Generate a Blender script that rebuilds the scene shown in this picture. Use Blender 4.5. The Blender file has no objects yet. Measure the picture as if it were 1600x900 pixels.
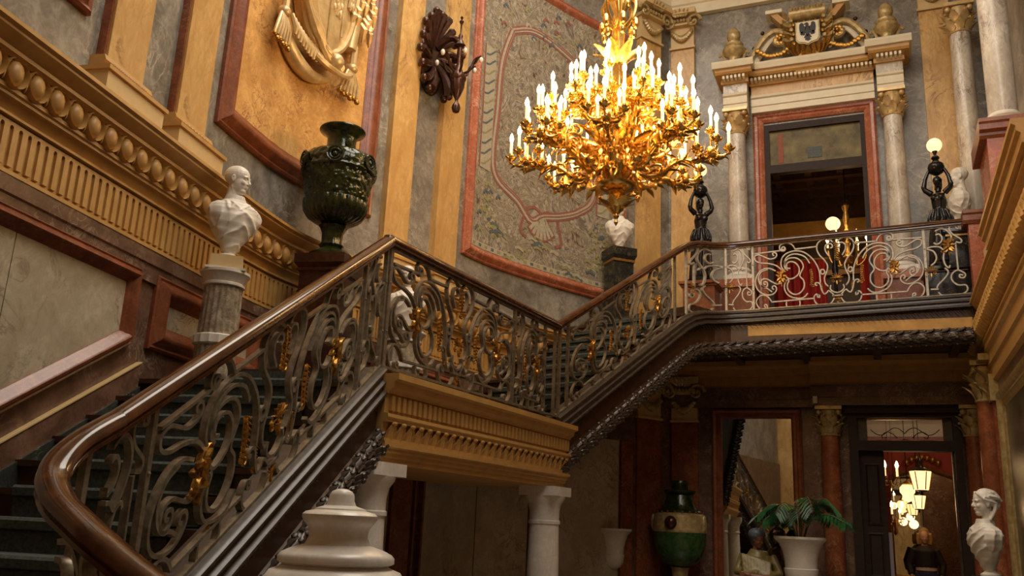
import bpy, math, random
from math import sin, cos, pi, radians, sqrt, atan2, hypot
from mathutils import Vector, Matrix, noise
random.seed(7)
C = bpy.context.scene.collection
sc = bpy.context.scene
# ---------------------------------------------------------------- camera
cam = bpy.data.objects.new('camera', bpy.data.cameras.new('camera')); C.objects.link(cam)
cam.data.sensor_width = 36; cam.data.lens = 1382/1600*36; cam.data.clip_end = 100
RX = Vector((0.92417, 0.37933, 0.04493)); UP = Vector((0.05736, -0.25410, 0.96547)); BK = Vector((0.37765, -0.88969, -0.25659))
cam.matrix_world = Matrix(((RX.x, UP.x, BK.x, 0), (RX.y, UP.y, BK.y, 0), (RX.z, UP.z, BK.z, 0), (0, 0, 0, 1)))
sc.camera = cam
# ---------------------------------------------------------------- world, light, exposure
w = bpy.data.worlds.new('world'); sc.world = w; w.use_nodes = True
w.node_tree.nodes['Background'].inputs[0].default_value = (1.0, .86, .68, 1)
w.node_tree.nodes['Background'].inputs[1].default_value = .025
def area(name, loc, target, size, sizey, power, col):
    l = bpy.data.lights.new(name, 'AREA'); l.shape = 'RECTANGLE'; l.size = size; l.size_y = sizey; l.energy = power; l.color = col
    o = bpy.data.objects.new(name, l); C.objects.link(o); o.location = loc
    o.rotation_euler = (Vector(target)-Vector(loc)).to_track_quat('-Z', 'Y').to_euler(); return o
area('skylight_daylight', (-1.6, 6.2, 9.9), (-1.9, 6.5, 0), 3.4, 8.0, 620, (1, .915, .79))
area('window_daylight', (1.2, 2.2, 8.0), (-3.8, 7.8, 3.4), 3.0, 3.0, 190, (1, .95, .88))
sc.view_settings.view_transform = 'Standard'; sc.view_settings.look = 'None'; sc.view_settings.gamma = 1
sc.view_settings.exposure = 0.0
GZ = -1.6           # ground floor level, the lens is at height 0
LZ = 1.06           # landing
HZ = 2.95           # gallery
YB = 13.8           # back wall
# ---------------------------------------------------------------- materials
def nt(name):
    m = bpy.data.materials.new(name); m.use_nodes = True; t = m.node_tree; return m, t, t.nodes['Principled BSDF']
def ramp(t, stops):
    r = t.nodes.new('ShaderNodeValToRGB'); e = r.color_ramp.elements
    while len(e) < len(stops): e.new(.5)
    for k, (p, c) in enumerate(stops): e[k].position = p; e[k].color = (*c, 1)
    return r
def tex(t, typ, scale, **k):
    n = t.nodes.new(typ); n.inputs['Scale'].default_value = scale
    for a, b in k.items():
        if a in n.inputs: n.inputs[a].default_value = b
        else: setattr(n, a, b)
    return n
def coord(t, stretch=(1, 1, 1)):
    c = t.nodes.new('ShaderNodeTexCoord'); m = t.nodes.new('ShaderNodeMapping'); m.inputs['Scale'].default_value = stretch
    t.links.new(c.outputs['Object'], m.inputs['Vector']); return m.outputs['Vector']
def bump(t, b, src, dist, strength=.5):
    n = t.nodes.new('ShaderNodeBump'); n.inputs['Distance'].default_value = dist; n.inputs['Strength'].default_value = strength
    t.links.new(src, n.inputs['Height']); t.links.new(n.outputs[0], b.inputs['Normal'])
def marble(name, c0, c1, vein, scale=3., rough=.3, veins=.5, stretch=(1, 1, 1), vs=None):
    m, t, b = nt(name); v = coord(t, stretch)
    n = tex(t, 'ShaderNodeTexNoise', scale, Detail=8., Roughness=.62, Distortion=.6); t.links.new(v, n.inputs['Vector'])
    nf = tex(t, 'ShaderNodeTexNoise', scale*4.5, Detail=8., Roughness=.7, Distortion=1.2); t.links.new(v, nf.inputs['Vector'])
    ad = t.nodes.new('ShaderNodeMixRGB'); ad.inputs[0].default_value = .42; t.links.new(n.outputs[0], ad.inputs[1]); t.links.new(nf.outputs[0], ad.inputs[2])
    r = ramp(t, [(.37, c0), (.50, tuple((a_+b_)/2*.96 for a_, b_ in zip(c0, c1))), (.60, c1)]); t.links.new(ad.outputs[0], r.inputs[0])
    n2 = tex(t, 'ShaderNodeTexNoise', vs or scale*1.3, Detail=6., Roughness=.6, Distortion=1.6); t.links.new(v, n2.inputs['Vector'])
    mr = ramp(t, [(.47, (0, 0, 0)), (.5, (1, 1, 1)), (.53, (0, 0, 0))]); t.links.new(n2.outputs[0], mr.inputs[0])
    n3 = tex(t, 'ShaderNodeTexNoise', scale*.8, Detail=3.); t.links.new(v, n3.inputs['Vector'])
    g = ramp(t, [(.45, (0, 0, 0)), (.62, (veins,)*3)]); t.links.new(n3.outputs[0], g.inputs[0])
    mu = t.nodes.new('ShaderNodeMath'); mu.operation = 'MULTIPLY'; t.links.new(mr.outputs[0], mu.inputs[0]); t.links.new(g.outputs[0], mu.inputs[1])
    mx = t.nodes.new('ShaderNodeMixRGB'); mx.inputs[2].default_value = (*vein, 1)
    t.links.new(mu.outputs[0], mx.inputs[0]); t.links.new(r.outputs[0], mx.inputs[1]); t.links.new(mx.outputs[0], b.inputs['Base Color'])
    b.inputs['Roughness'].default_value = rough; return m
def plain(name, c0, c1, scale=12., rough=.5, metal=0., bmp=0., stretch=(1, 1, 1), emit=None, spec=None):
    m, t, b = nt(name); v = coord(t, stretch)
    n = tex(t, 'ShaderNodeTexNoise', scale, Detail=5., Roughness=.6); t.links.new(v, n.inputs['Vector'])
    r = ramp(t, [(.3, c0), (.7, c1)]); t.links.new(n.outputs[0], r.inputs[0]); t.links.new(r.outputs[0], b.inputs['Base Color'])
    b.inputs['Roughness'].default_value = rough; b.inputs['Metallic'].default_value = metal
    if bmp: bump(t, b, n.outputs[0], bmp)
    if emit: b.inputs['Emission Color'].default_value = (*emit[0], 1); b.inputs['Emission Strength'].default_value = emit[1]
    if spec is not None: b.inputs['Specular IOR Level'].default_value = spec
    return m
M = dict(
 grey=marble('grey_marble', (.115, .098, .078), (.33, .30, .25), (.52, .46, .37), 2.4, .33, .8),
 yellow=marble('yellow_marble', (.48, .265, .08), (.72, .46, .18), (.24, .12, .045), 2.4, .33, .9, (1, 1, .5)),
 orange=marble('amber_marble', (.48, .23, .06), (.76, .45, .16), (.24, .09, .035), 3.0, .3, .95, vs=6),
 red=marble('red_marble', (.14, .036, .014), (.29, .088, .036), (.42, .23, .14), 6., .3, .4),
 pink=marble('rose_marble', (.30, .075, .035), (.47, .16, .08), (.72, .48, .36), 5., .27, .6),
 brown=marble('brown_marble', (.075, .036, .022), (.20, .11, .07), (.38, .29, .20), 4., .3, .8),
 cream=marble('cream_marble', (.36, .30, .20), (.56, .50, .37), (.22, .14, .11), 2.2, .28, .95),
 dark=marble('dark_green_marble', (.02, .025, .022), (.06, .065, .055), (.25, .25, .20), 6., .25, .7),
 black=marble('black_marble', (.010, .010, .010), (.03, .028, .022), (.30, .22, .10), 7., .15, .5),
 white=marble('white_marble', (.66, .60, .50), (.84, .80, .72), (.50, .45, .40), 2.5, .3, .4),
 statue=marble('statuary_marble', (.70, .64, .54), (.82, .77, .68), (.62, .56, .46), 5., .45, .3),
 veined=marble('veined_white_marble', (.42, .36, .29), (.70, .64, .54), (.20, .13, .11), 4.0, .28, 1, (1, 1, .5)),
 deepred=marble('deep_red_marble', (.16, .045, .018), (.32, .10, .04), (.42, .22, .12), 5., .25, .7),
 flutedm=marble('mottled_column_marble', (.15, .11, .075), (.50, .42, .30), (.10, .07, .05), 14., .3, .9),
 ochre=plain('ochre_stucco', (.46, .25, .07), (.58, .335, .105), 8., .42),
 sand=plain('sand_stucco', (.58, .40, .18), (.66, .48, .24), 8., .45),
 ivory=plain('ivory_stucco', (.72, .64, .46), (.80, .73, .56), 8., .5),
 wood=plain('polished_handrail_wood', (.035, .012, .004), (.11, .038, .012), 9., .14, 0, 0, (1, 1, 1)),
 darkwood=plain('dark_carved_wood', (.028, .019, .013), (.075, .05, .035), 20., .34, .0, .002),
 midwood=plain('brown_wood', (.03, .012, .005), (.075, .032, .013), 12., .4), doorwood=plain('matt_dark_wood', (.018, .009, .006), (.035, .018, .011), 14., .55, spec=.25),
 goldwood=plain('honey_wood', (.42, .22, .05), (.60, .34, .09), 6., .3),
 iron=plain('aged_iron', (.15, .125, .085), (.34, .295, .215), 25., .36, .5, .001),
 paleiron=plain('pale_painted_iron', (.36, .31, .24), (.58, .52, .43), 25., .45, .2, .001),
 gold=plain('worn_gilding', (.22, .10, .018), (.62, .34, .075), 45., .36, .85, .002),
 brass=plain('bright_gilt_bronze', (.72, .42, .09), (1.0, .74, .28), 20., .25, 1., .0015),
 reliefg=plain('gilded_plaster', (.52, .34, .13), (.74, .56, .30), 9., .36, .35),
 olive=plain('olive_gold_stucco', (.30, .20, .07), (.60, .46, .22), 14., .35, .25, .002),
 bronze=plain('black_bronze', (.010, .009, .009), (.035, .03, .028), 15., .22, .6),
 rustbronze=plain('brown_bronze', (.05, .022, .015), (.11, .05, .032), 20., .25, .6),
 glaze=plain('green_glaze', (.004, .009, .004), (.035, .042, .009), 14., .12, .0, .012),
 glazeg=plain('green_glaze_urn', (.012, .05, .012), (.06, .13, .035), 16., .15, 0, .004),
 carpet=plain('grey_green_carpet', (.022, .028, .024), (.075, .085, .070), 45., .95, 0, .003),
 red_wall=plain('crimson_wall', (.26, .03, .025), (.34, .045, .035), 3., .7),
 redcloth=plain('red_curtain', (.30, .012, .010), (.42, .02, .018), 3., .8, 0, 0),
 plaster=plain('white_plaster', (.62, .62, .66), (.72, .72, .75), 3., .7),
 green=plain('palm_leaf', (.012, .06, .018), (.03, .13, .035), 8., .4),
 stem=plain('palm_stem', (.10, .07, .02), (.16, .11, .04), 8., .6),
 soil=plain('soil', (.02, .012, .008), (.04, .025, .015), 30., .95),
 floor=marble('floor_marble', (.20, .16, .12), (.34, .29, .23), (.5, .45, .38), 3., .2, .5),
 candle=plain('candle_sleeve', (.86, .80, .66), (.90, .85, .72), 5., .5, emit=((1, .70, .34), 1.1)),  # sleeve emission stands for the bulbs' light falling on it
 bulb=plain('lit_bulb', (1, .9, .7), (1, .9, .7), 3., .3, emit=((1, .66, .30), 26.)),
 globe=plain('lit_globe', (.4, .3, .2), (.4, .3, .2), 3., .3, emit=((1, .62, .26), 2.0)),
 skin=plain('skin', (.50, .30, .21), (.58, .36, .26), 5., .5), hair=plain('blond_hair', (.30, .18, .07), (.42, .27, .11), 20., .5),
 jacket=plain('black_jacket', (.012, .012, .014), (.02, .02, .024), 20., .7), jeans=plain('blue_jeans', (.03, .045, .16), (.06, .08, .24), 30., .8),
 shirt=plain('white_shirt', (.7, .68, .66), (.8, .78, .76), 9., .8),
 oil=plain('dark_oil_painting', (.02, .018, .014), (.12, .10, .065), 2.2, .22, 0, 0),
 transom=plain('olive_painted_glass', (.07, .05, .018), (.22, .17, .06), 5., .4, spec=.2),
 polyr=plain('polychrome_cloth', (.16, .12, .035), (.28, .22, .08), 9., .4), polys=plain('brown_painted_skin', (.16, .06, .03), (.22, .09, .05), 9., .4),
 cap=plain('grey_blue_cap', (.07, .09, .11), (.11, .13, .15), 9., .5),
 lead=plain('dark_shield_eagle', (.015, .012, .012), (.03, .025, .025), 9., .5),
 motif_r=plain('maroon_wool', (.22, .075, .055), (.34, .13, .09), 40., .95), motif_c=plain('cream_wool', (.32, .275, .18), (.48, .42, .30), 40., .95),
 motif_b=plain('slate_wool', (.07, .085, .09), (.14, .155, .15), 40., .95), motif_o=plain('olive_wool', (.20, .18, .07), (.36, .32, .15), 40., .95),
)
# looking glass
m, t, b = nt('looking_glass'); b.inputs['Base Color'].default_value = (.72, .74, .72, 1); b.inputs['Metallic'].default_value = 1; b.inputs['Roughness'].default_value = .015; M['mirror'] = m
m, t, b = nt('clear_glass'); b.inputs['Base Color'].default_value = (1, 1, 1, 1); b.inputs['Roughness'].default_value = .03; b.inputs['Alpha'].default_value = .14; M['glass'] = m
# woven tapestry
m, t, b = nt('woven_tapestry'); v = coord(t)
n = tex(t, 'ShaderNodeTexNoise', 2.1, Detail=10., Roughness=.7, Distortion=2.2); t.links.new(v, n.inputs['Vector'])
r = ramp(t, [(.28, (.05, .055, .06)), (.38, (.16, .10, .07)), (.44, (.44, .36, .25)), (.49, (.20, .165, .11)), (.54, (.52, .45, .34)), (.60, (.16, .12, .09)), (.67, (.38, .35, .29)), (.76, (.14, .165, .19))])
t.links.new(n.outputs[0], r.inputs[0])
n2 = tex(t, 'ShaderNodeTexVoronoi', 13.); t.links.new(v, n2.inputs['Vector']); r2 = ramp(t, [(.0, (.68, .62, .50)), (.6, (.16, .15, .12))]); t.links.new(n2.outputs[0], r2.inputs[0])
mx = t.nodes.new('ShaderNodeMixRGB'); mx.inputs[0].default_value = .35; mx.blend_type = 'OVERLAY'; t.links.new(r.outputs[0], mx.inputs[1]); t.links.new(r2.outputs[0], mx.inputs[2])
t.links.new(mx.outputs[0], b.inputs['Base Color']); b.inputs['Roughness'].default_value = .95; M['tapestry'] = m
# ---------------------------------------------------------------- mesh helpers
ORG = {}
class MB:
    def __init__(s): s.v = []; s.f = []
    def grid(s, rows, cu=False, cv=True, cap=False):
        n = len(rows[0]); o = len(s.v)
        for r_ in rows: s.v += [tuple(p) for p in r_]
        R = len(rows)
        for i in range(R if cu else R-1):
            a = o+i*n; b_ = o+((i+1) % R)*n
            for j in range(n if cv else n-1):
                k = (j+1) % n; s.f.append((a+j, a+k, b_+k, b_+j))
        if cap and not cu: s.f.append(tuple(o+j for j in range(n))[::-1]); s.f.append(tuple(o+(R-1)*n+j for j in range(n)))
        return s
    def box(s, x0, x1, y0, y1, z0, z1):
        return s.grid([[(x0, y0, z0), (x1, y0, z0), (x1, y1, z0), (x0, y1, z0)], [(x0, y0, z1), (x1, y0, z1), (x1, y1, z1), (x0, y1, z1)]], cap=True)
    def lathe(s, prof, c=(0, 0, 0), n=28, mod=None):
        rows = []
        for r_, z in prof:
            row = []
            for k in range(n):
                a = 2*pi*k/n; q = max(r_, 1e-4)*(mod(a, z) if mod else 1); row.append((c[0]+q*cos(a), c[1]+q*sin(a), c[2]+z))
            rows.append(row)
        return s.grid(rows, cap=True)
    def tube(s, pts, r_, n=8):
        P = [Vector(p) for p in pts]; N = len(P); rows = []; up = None
        for i in range(N):
            t_ = (P[min(i+1, N-1)]-P[max(i-1, 0)]); t_ = t_.normalized() if t_.length > 1e-9 else Vector((0, 0, 1))
            if up is None: up = Vector((0, 0, 1)) if abs(t_.z) < .9 else Vector((1, 0, 0))
            a = t_.cross(up); a = a.normalized() if a.length > 1e-6 else t_.orthogonal().normalized(); b_ = a.cross(t_).normalized(); up = b_
            q = r_[i] if isinstance(r_, (list, tuple)) else r_
            rows.append([P[i]+a*q*cos(2*pi*k/n)+b_*q*sin(2*pi*k/n) for k in range(n)])
        return s.grid(rows, cap=True)
    def ell(s, c, r_, n=10, rot=None, c2=None):
        c = Vector(c); rows = []
        if not hasattr(r_, '__len__'): r_ = (r_,)*3
        h = max(4, n//2+1)
        for i in range(h+1):
            ph = pi*i/h; sp = max(sin(ph), .02)
            row = []
            for k in range(n):
                p = Vector((r_[0]*sp*cos(2*pi*k/n), r_[1]*sp*sin(2*pi*k/n), -r_[2]*cos(ph)))
                row.append(c+(rot @ p if rot else p))
            rows.append(row)
        return s.grid(rows, cap=True)
    def cap_(s, p0, p1, r0, r1, n=12):
        p0 = Vector(p0); p1 = Vector(p1); s.ell(p0, r0, n); s.ell(p1, r1, n); return s.tube([p0, p1], [r0, r1], n)
    def xf(s, mat):
        s.v = [tuple(mat @ Vector(p)) for p in s.v]; return s
    def add(s, o):
        k = len(s.v); s.v += o.v; s.f += [tuple(i+k for i in f_) for f_ in o.f]; return s
    def build(s, name, mat, parent=None, smooth=False, org=None):
        if org is None: org = ORG.get(parent.name, Vector((0, 0, 0))) if parent else Vector((0, 0, 0))
        me = bpy.data.meshes.new(name); me.from_pydata([tuple(Vector(p)-org) for p in s.v], [], s.f)
        me.materials.append(mat if not isinstance(mat, str) else M[mat]); me.validate(); me.update()
        bmo = __import__('bmesh').new(); bmo.from_mesh(me); __import__('bmesh').ops.recalc_face_normals(bmo, faces=bmo.faces); bmo.to_mesh(me); bmo.free()
        if smooth:
            me.shade_smooth()
            if smooth != 'all': me.set_sharp_from_angle(angle=radians(42))
        o = bpy.data.objects.new(name, me); C.objects.link(o)
        if parent: o.parent = parent; ORG[o.name] = org
        return o
def put(me, name, parent, loc, rot=(0, 0, 0), scale=(1, 1, 1)):
    o = bpy.data.objects.new(name, me); C.objects.link(o); o.parent = parent
    o.location = Vector(loc)-ORG.get(parent.name, Vector((0, 0, 0))); o.rotation_euler = rot; o.scale = scale; return o
def root(name, label, cat, loc=(0, 0, 0), group=None, local=False):
    o = bpy.data.objects.new(name, None); C.objects.link(o); o.location = loc; o.empty_display_size = .1
    ORG[o.name] = Vector((0, 0, 0)) if local else Vector(loc)
    o['label'] = label; o['category'] = cat
    if group: o['group'] = group
    return o
def tag(o, label, cat, group=None):
    o['label'] = label; o['category'] = cat
    if group: o['group'] = group
    return o
def struct(o): o['kind'] = 'structure'; return o
def stuff(o): o['kind'] = 'stuff'; return o
def mesh_of(mb, name, mat, smooth=True):
    o = mb.build(name, mat, None, smooth); me = o.data; bpy.data.objects.remove(o); return me
def sculpt(mb, name, mat, parent=None, vox=.01, it=3, disp=None):
    o = mb.build(name, mat, parent, True)
    r_ = o.modifiers.new('r', 'REMESH'); r_.mode = 'VOXEL'; r_.voxel_size = vox; r_.use_smooth_shade = True
    s_ = o.modifiers.new('s', 'SMOOTH'); s_.iterations = it; s_.factor = .6
    bpy.context.view_layer.update()
    me = bpy.data.meshes.new_from_object(o.evaluated_get(bpy.context.evaluated_depsgraph_get()))
    o.modifiers.clear(); me.name = name; me.shade_smooth(); o.data = me
    if not me.materials: me.materials.append(M[mat])
    return o
def copy_tree(o, parent=None):
    c = o.copy(); C.objects.link(c); c.parent = parent
    if o.name in ORG: ORG[c.name] = ORG[o.name]
    for ch in [x for x in bpy.data.objects if x.parent == o]: copy_tree(ch, c)
    return c
def cat(P, n=6):
    P = [Vector(p) for p in P]; out = []
    for i in range(len(P)-1):
        a, b_, c, d = P[max(i-1, 0)], P[i], P[i+1], P[min(i+2, len(P)-1)]
        for k in range(n):
            q = k/n; out.append(.5*((2*b_)+(-a+c)*q+(2*a-5*b_+4*c-d)*q*q+(-a+3*b_-3*c+d)*q**3))
    return out+[P[-1]]
class Path:
    def __init__(s, pts):
        s.p = [Vector(q) for q in pts]; s.s = [0]
        for a, b_ in zip(s.p, s.p[1:]): s.s.append(s.s[-1]+hypot(b_.x-a.x, b_.y-a.y))
        s.L = s.s[-1]; s.n = []
        for i in range(len(s.p)):
            t_ = s.p[min(i+1, len(s.p)-1)]-s.p[max(i-1, 0)]; h = hypot(t_.x, t_.y); s.n.append(Vector((t_.y/h, -t_.x/h)))
    def at(s, q, o=0):
        q = min(max(q, 0), s.L); i = 0
        import bisect
        i = min(max(bisect.bisect_right(s.s, q)-1, 0), len(s.p)-2)
        u = (q-s.s[i])/(s.s[i+1]-s.s[i]); p = s.p[i].lerp(s.p[i+1], u); n_ = s.n[i].lerp(s.n[i+1], u)
        z = p.z if len(p) > 2 else 0
        return Vector((p.x+n_.x*o, p.y+n_.y*o, z))
WALL = Path(cat([(-3.29, -3.64), (-4.2, 0.78), (-4.75, 3.44), (-5.10, 5.14), (-5.29, 6.1), (-5.35, 6.75), (-5.29, 7.35), (-5.19, 7.9), (-5.04, 8.55), (-4.93, 9.4), (-4.84, 10.2), (-4.60, 10.95), (-4.23, 11.8), (-3.84, 12.55), (-3.08, 13.8)]))
def ML(s, z, o):            # the long left wall: distance along it, height, distance out of it
    p = WALL.at(s, o); return (p.x, p.y, z)
def MBk(x, z, o): return (x, YB-o, z)     # back wall
def MR(y, z, o): return (1.35-o, y, z)     # right wall, lower
def steps(a, b_, ds):
    n = max(1, int(math.ceil(abs(b_-a)/ds))); return [a+(b_-a)*k/n for k in range(n+1)]
def wbox(mb, F, s0, s1, z0, z1, o0, o1, ds=.3):
    return mb.grid([[F(s, z0, o0), F(s, z0, o1), F(s, z1, o1), F(s, z1, o0)] for s in steps(s0, s1, ds)], cap=True)
def mould(mb, F, s0, s1, prof, ds=.3):      # prof: closed section of (o, z)
    return mb.grid([[F(s, z, o) for o, z in prof] for s in steps(s0, s1, ds)], cap=True)
def frame(mb, F, cor, prof, ds=.3):         # cor: polygon counter-clockwise; prof: (inward, out)
    n = len(cor); rows = []; mit = []
    for k in range(n):
        p, c, q = Vector(cor[k-1]), Vector(cor[k]), Vector(cor[(k+1) % n])
        d0 = (c-p).normalized(); d1 = (q-c).normalized(); n0 = Vector((-d0.y, d0.x)); n1 = Vector((-d1.y, d1.x)); b_ = (n0+n1)
        mit.append(b_/(1+n0.dot(n1)))
    for k in range(n):
        a, c = Vector(cor[k]), Vector(cor[(k+1) % n]); m0, m1 = mit[k], mit[(k+1) % n]; st = max(1, int(abs(c.x-a.x)/ds))
        for j in range(st):
            u = j/st; rows.append([F(*(a.lerp(c, u)+m0.lerp(m1, u)*w_), o) for w_, o in prof])
    return mb.grid(rows, cu=True)
def frames(F, cor, prof, name, mat, parent, ds=.3):  # one mesh per side of the frame
    n = len(cor); mit = []
    for k in range(n):
        p, c, q = Vector(cor[k-1]), Vector(cor[k]), Vector(cor[(k+1) % n])
        d0 = (c-p).normalized(); d1 = (q-c).normalized(); n0 = Vector((-d0.y, d0.x)); n1 = Vector((-d1.y, d1.x)); mit.append((n0+n1)/(1+n0.dot(n1)))
    for k in range(n):
        a, c = Vector(cor[k]), Vector(cor[(k+1) % n]); m0, m1 = mit[k], mit[(k+1) % n]; st = max(1, int(abs(c.x-a.x)/ds)); rows = []
        for j in range(st+1):
            u = j/st; rows.append([F(*(a.lerp(c, u)+m0.lerp(m1, u)*w_), o) for w_, o in prof])
        MB().grid(rows, cap=True).build(name, mat, parent, True)
def poly(mb, pts, z0, z1):
    n = len(pts); o = len(mb.v); mb.v += [(p[0], p[1], z0) for p in pts]+[(p[0], p[1], z1) for p in pts]
    mb.f.append(tuple(o+k for k in range(n))[::-1]); mb.f.append(tuple(o+n+k for k in range(n)))
    for k in range(n): mb.f.append((o+k, o+(k+1) % n, o+n+(k+1) % n, o+n+k))
    return mb
def leaf(mb, base, d, up, L, W, curl=.4, n=5):   # one curled acanthus-like leaf with thickness
    base = Vector(base); d = Vector(d).normalized(); up = Vector(up).normalized(); sd = d.cross(up).normalized(); rows = []
    for i in range(n+1):
        q = i/n; w_ = W*(sin(pi*min(.97, q*.85+.12))**.8)*(1+.18*(i % 2)); a = curl*q*q*2.2
        c = base+d*(L*(q-.25*curl*q*q))+up*(L*.5*curl*q*q*1.4)
        rows.append([c-sd*w_/2, c+up*W*.16+sd*0, c+sd*w_/2, c-up*W*.10])
    return mb.grid(rows, cap=True)
# ================================================================ THE SETTING
XR = 1.35
struct(MB().box(-6.2, 2.6, -4, 23, GZ-.2, GZ).build('floor', 'floor'))
# long curved left wall: lower part (dado) and upper part
def wallmesh(name, mat, z0, z1, o1, s0=0, s1=None):
    return struct(wbox(MB(), ML, s0, s1 or WALL.L, z0, z1, -.3, o1, .18).build(name, mat, None, True))
wallmesh('wall_left', 'brown', GZ, 2.3, .06)
wallmesh('wall_left', 'grey', 2.3, 9.0, 0)
# back wall with its two doorways
def cells(name, mat, xs, zs, holes, y0, y1):
    mb = MB()
    for i in range(len(xs)-1):
        for k in range(len(zs)-1):
            cx, cz = (xs[i]+xs[i+1])/2, (zs[k]+zs[k+1])/2
            if not any(h[0] < cx < h[1] and h[2] < cz < h[3] for h in holes): mb.box(xs[i], xs[i+1], y0, y1, zs[k], zs[k+1])
    return struct(mb.build(name, mat))
cells('wall_back', 'brown', [-5.2, -.33, .90, 2.3], [GZ, 1.70, 2.74], [(-.33, .90, GZ, 1.70)], YB, YB+.3)
cells('wall_back', 'grey', [-5.2, -1.50, .02, 2.3], [2.74, 2.95, 6.45, 9.0], [(-1.50, .02, 2.95, 6.45)], YB, YB+.3)
struct(MB().box(XR, 2.3, -4, YB, GZ, 2.9).build('wall_right', 'brown'))
struct(MB().box(1.75, 2.3, -4, YB, 2.9, 9.0).build('wall_right', 'grey'))
struct(MB().box(-6.2, 2.3, -4.2, -3.9, GZ, 9.0).build('wall_front', 'yellow'))
struct(MB().box(-6.2, 2.3, -4.2, YB+.3, 10.1, 10.3).build('ceiling', 'ivory'))
# entablature under the ceiling, all round
ENT = [(-.1, 8.72), (.10, 8.72), (.10, 8.90), (.13, 8.92), (.13, 9.10), (.17, 9.14), (.17, 9.45), (.24, 9.50), (.30, 9.60), (.30, 9.68), (.50, 9.72), (.50, 9.84), (.58, 9.95), (.60, 10.1), (-.1, 10.1)]
struct(mould(MB(), ML, 0, WALL.L, ENT, .3).build('trim_1', 'ivory'))
struct(mould(MB(), MBk, -3.6, 2.0, ENT, 9).build('trim_2', 'ivory'))
struct(mould(MB(), lambda s, z, o: (1.75-o, s, z), -4, YB, ENT, 30).build('trim_3', 'ivory'))
tr = struct(mould(MB(), lambda s, z, o: (s, -3.9+o, z), -6, 2, ENT, 30).build('trim_4', 'ivory'))
for k in range(14): MB().box(-5.0+k*.45, -4.8+k*.45, -3.9, -3.65, 9.46, 9.62).build('dentil', 'ivory', tr)
# small sunk panels under the corner of the entablature
tr = bpy.data.objects['trim_2']
for x in (-2.55, -1.05, .3):
    for k in range(7): MB().box(x+k*.075, x+k*.075+.045, YB-.19, YB-.16, 9.16, 9.20).build('dentil', 'ivory', tr)
# ---------------------------------------------------------------- dado cornice of the left wall
COR = [(0, 2.60), (.30, 2.61), (.30, 2.585), (.275, 2.57), (.275, 2.555), (.25, 2.53), (.215, 2.505), (.205, 2.50), (.205, 2.475), (.19, 2.47), (.175, 2.455), (.165, 2.455), (.13, 2.30), (.175, 2.295), (.175, 2.27), (.16, 2.262), (.16, 2.245), (.135, 2.235), (.11, 2.20), (.105, 2.175), (.125, 2.17), (.125, 2.155), (.10, 2.15), (.085, 2.15), (.085, 1.86), (.105, 1.855), (.105, 1.83), (0, 1.83)]
dc = struct(mould(MB(), ML, 4.5, 17.3, COR, .15).build('trim_5', 'ochre', None, True))
egg = MB().ell((0, 0, 0), (.058, .05, .078), 12); egg = mesh_of(egg, 'egg', 'ochre')
sh = MB()
for sg in (-1, 1):
    rows = []
    for i in range(9):
        a = -2.2+i*(2.2+1.05)/8; rows.append([(sg*(.068+.0)*cos(a)*1.08, -.02, .085*sin(a)-.01), (sg*.080*cos(a)*1.08, .035, .092*sin(a)-.01), (sg*.090*cos(a)*1.05, -.02, .10*sin(a)-.012)])
    sh.grid(rows, cap=True)
sh.ell((.09, .01, -.04), (.007, .02, .05), 6); egs = mesh_of(sh, 'egg_surround', 'ochre')
s = 6.35
while s < 15.6:
    p = WALL.at(s, .172); q = WALL.at(s+.02, .172); a = atan2(q.y-p.y, q.x-p.x)
    # local x along the wall, local y out of it
    put(egg, 'egg', dc, (p.x, p.y, 2.375), (0, 0, a-pi)); put(egs, 'egg_surround', dc, (p.x, p.y, 2.385), (0, 0, a-pi)); s += .178
# the row of upright flutes: proud ribs with arched heads between sunk grooves
fb = MB(); s = 5.4; pt = .0755
while s < 15.6:
    g0, g1 = s+.022, s+pt-.022
    wbox(fb, ML, s-.022, g0, 1.875, 2.14, .08, .103, 9)
    m_ = (g0+g1)/2; hw = (g1-g0)/2
    for k in range(4):
        a0, a1 = pi-pi*k/4, pi-pi*(k+1)/4
        x0, x1 = m_+hw*cos(a0), m_+hw*cos(a1); z0_, z1_ = 2.105+hw*sin(a0), 2.105+hw*sin(a1)
        fb.grid([[ML(x0, z0_, .08), ML(x0, z0_, .103), ML(x0, 2.14, .103), ML(x0, 2.14, .08)], [ML(x1, z1_, .08), ML(x1, z1_, .103), ML(x1, 2.14, .103), ML(x1, 2.14, .08)]], cap=True)
    s += pt
stuff(fb.build('fluting', 'ochre', dc))
struct(mould(MB(), ML, 4.5, 17.3, [(0, 1.60), (.085, 1.60), (.085, 1.72), (.10, 1.73), (.10, 1.83), (0, 1.83)], .2).build('trim_6', 'brown'))
# sloping skirting beside the lower flight, in two bands
def slope(s): return .32+.565*(s-7.42)
for nm, a, b_, o, mt in (('baseboard_left', -.62, -.17, .12, 'dark'), ('baseboard_left', -.17, 0, .10, 'brown'), ('baseboard_left', 0, .009, .108, 'sand')):
    rows = [[ML(s, max(GZ, slope(s)+a), .05), ML(s, max(GZ, slope(s)+a), o), ML(s, max(GZ+.01, slope(s)+b_), o), ML(s, max(GZ+.01, slope(s)+b_), .05)] for s in steps(3.6, 8.62, .3)]
    struct(MB().grid(rows, cap=True).build(nm, mt))
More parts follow.
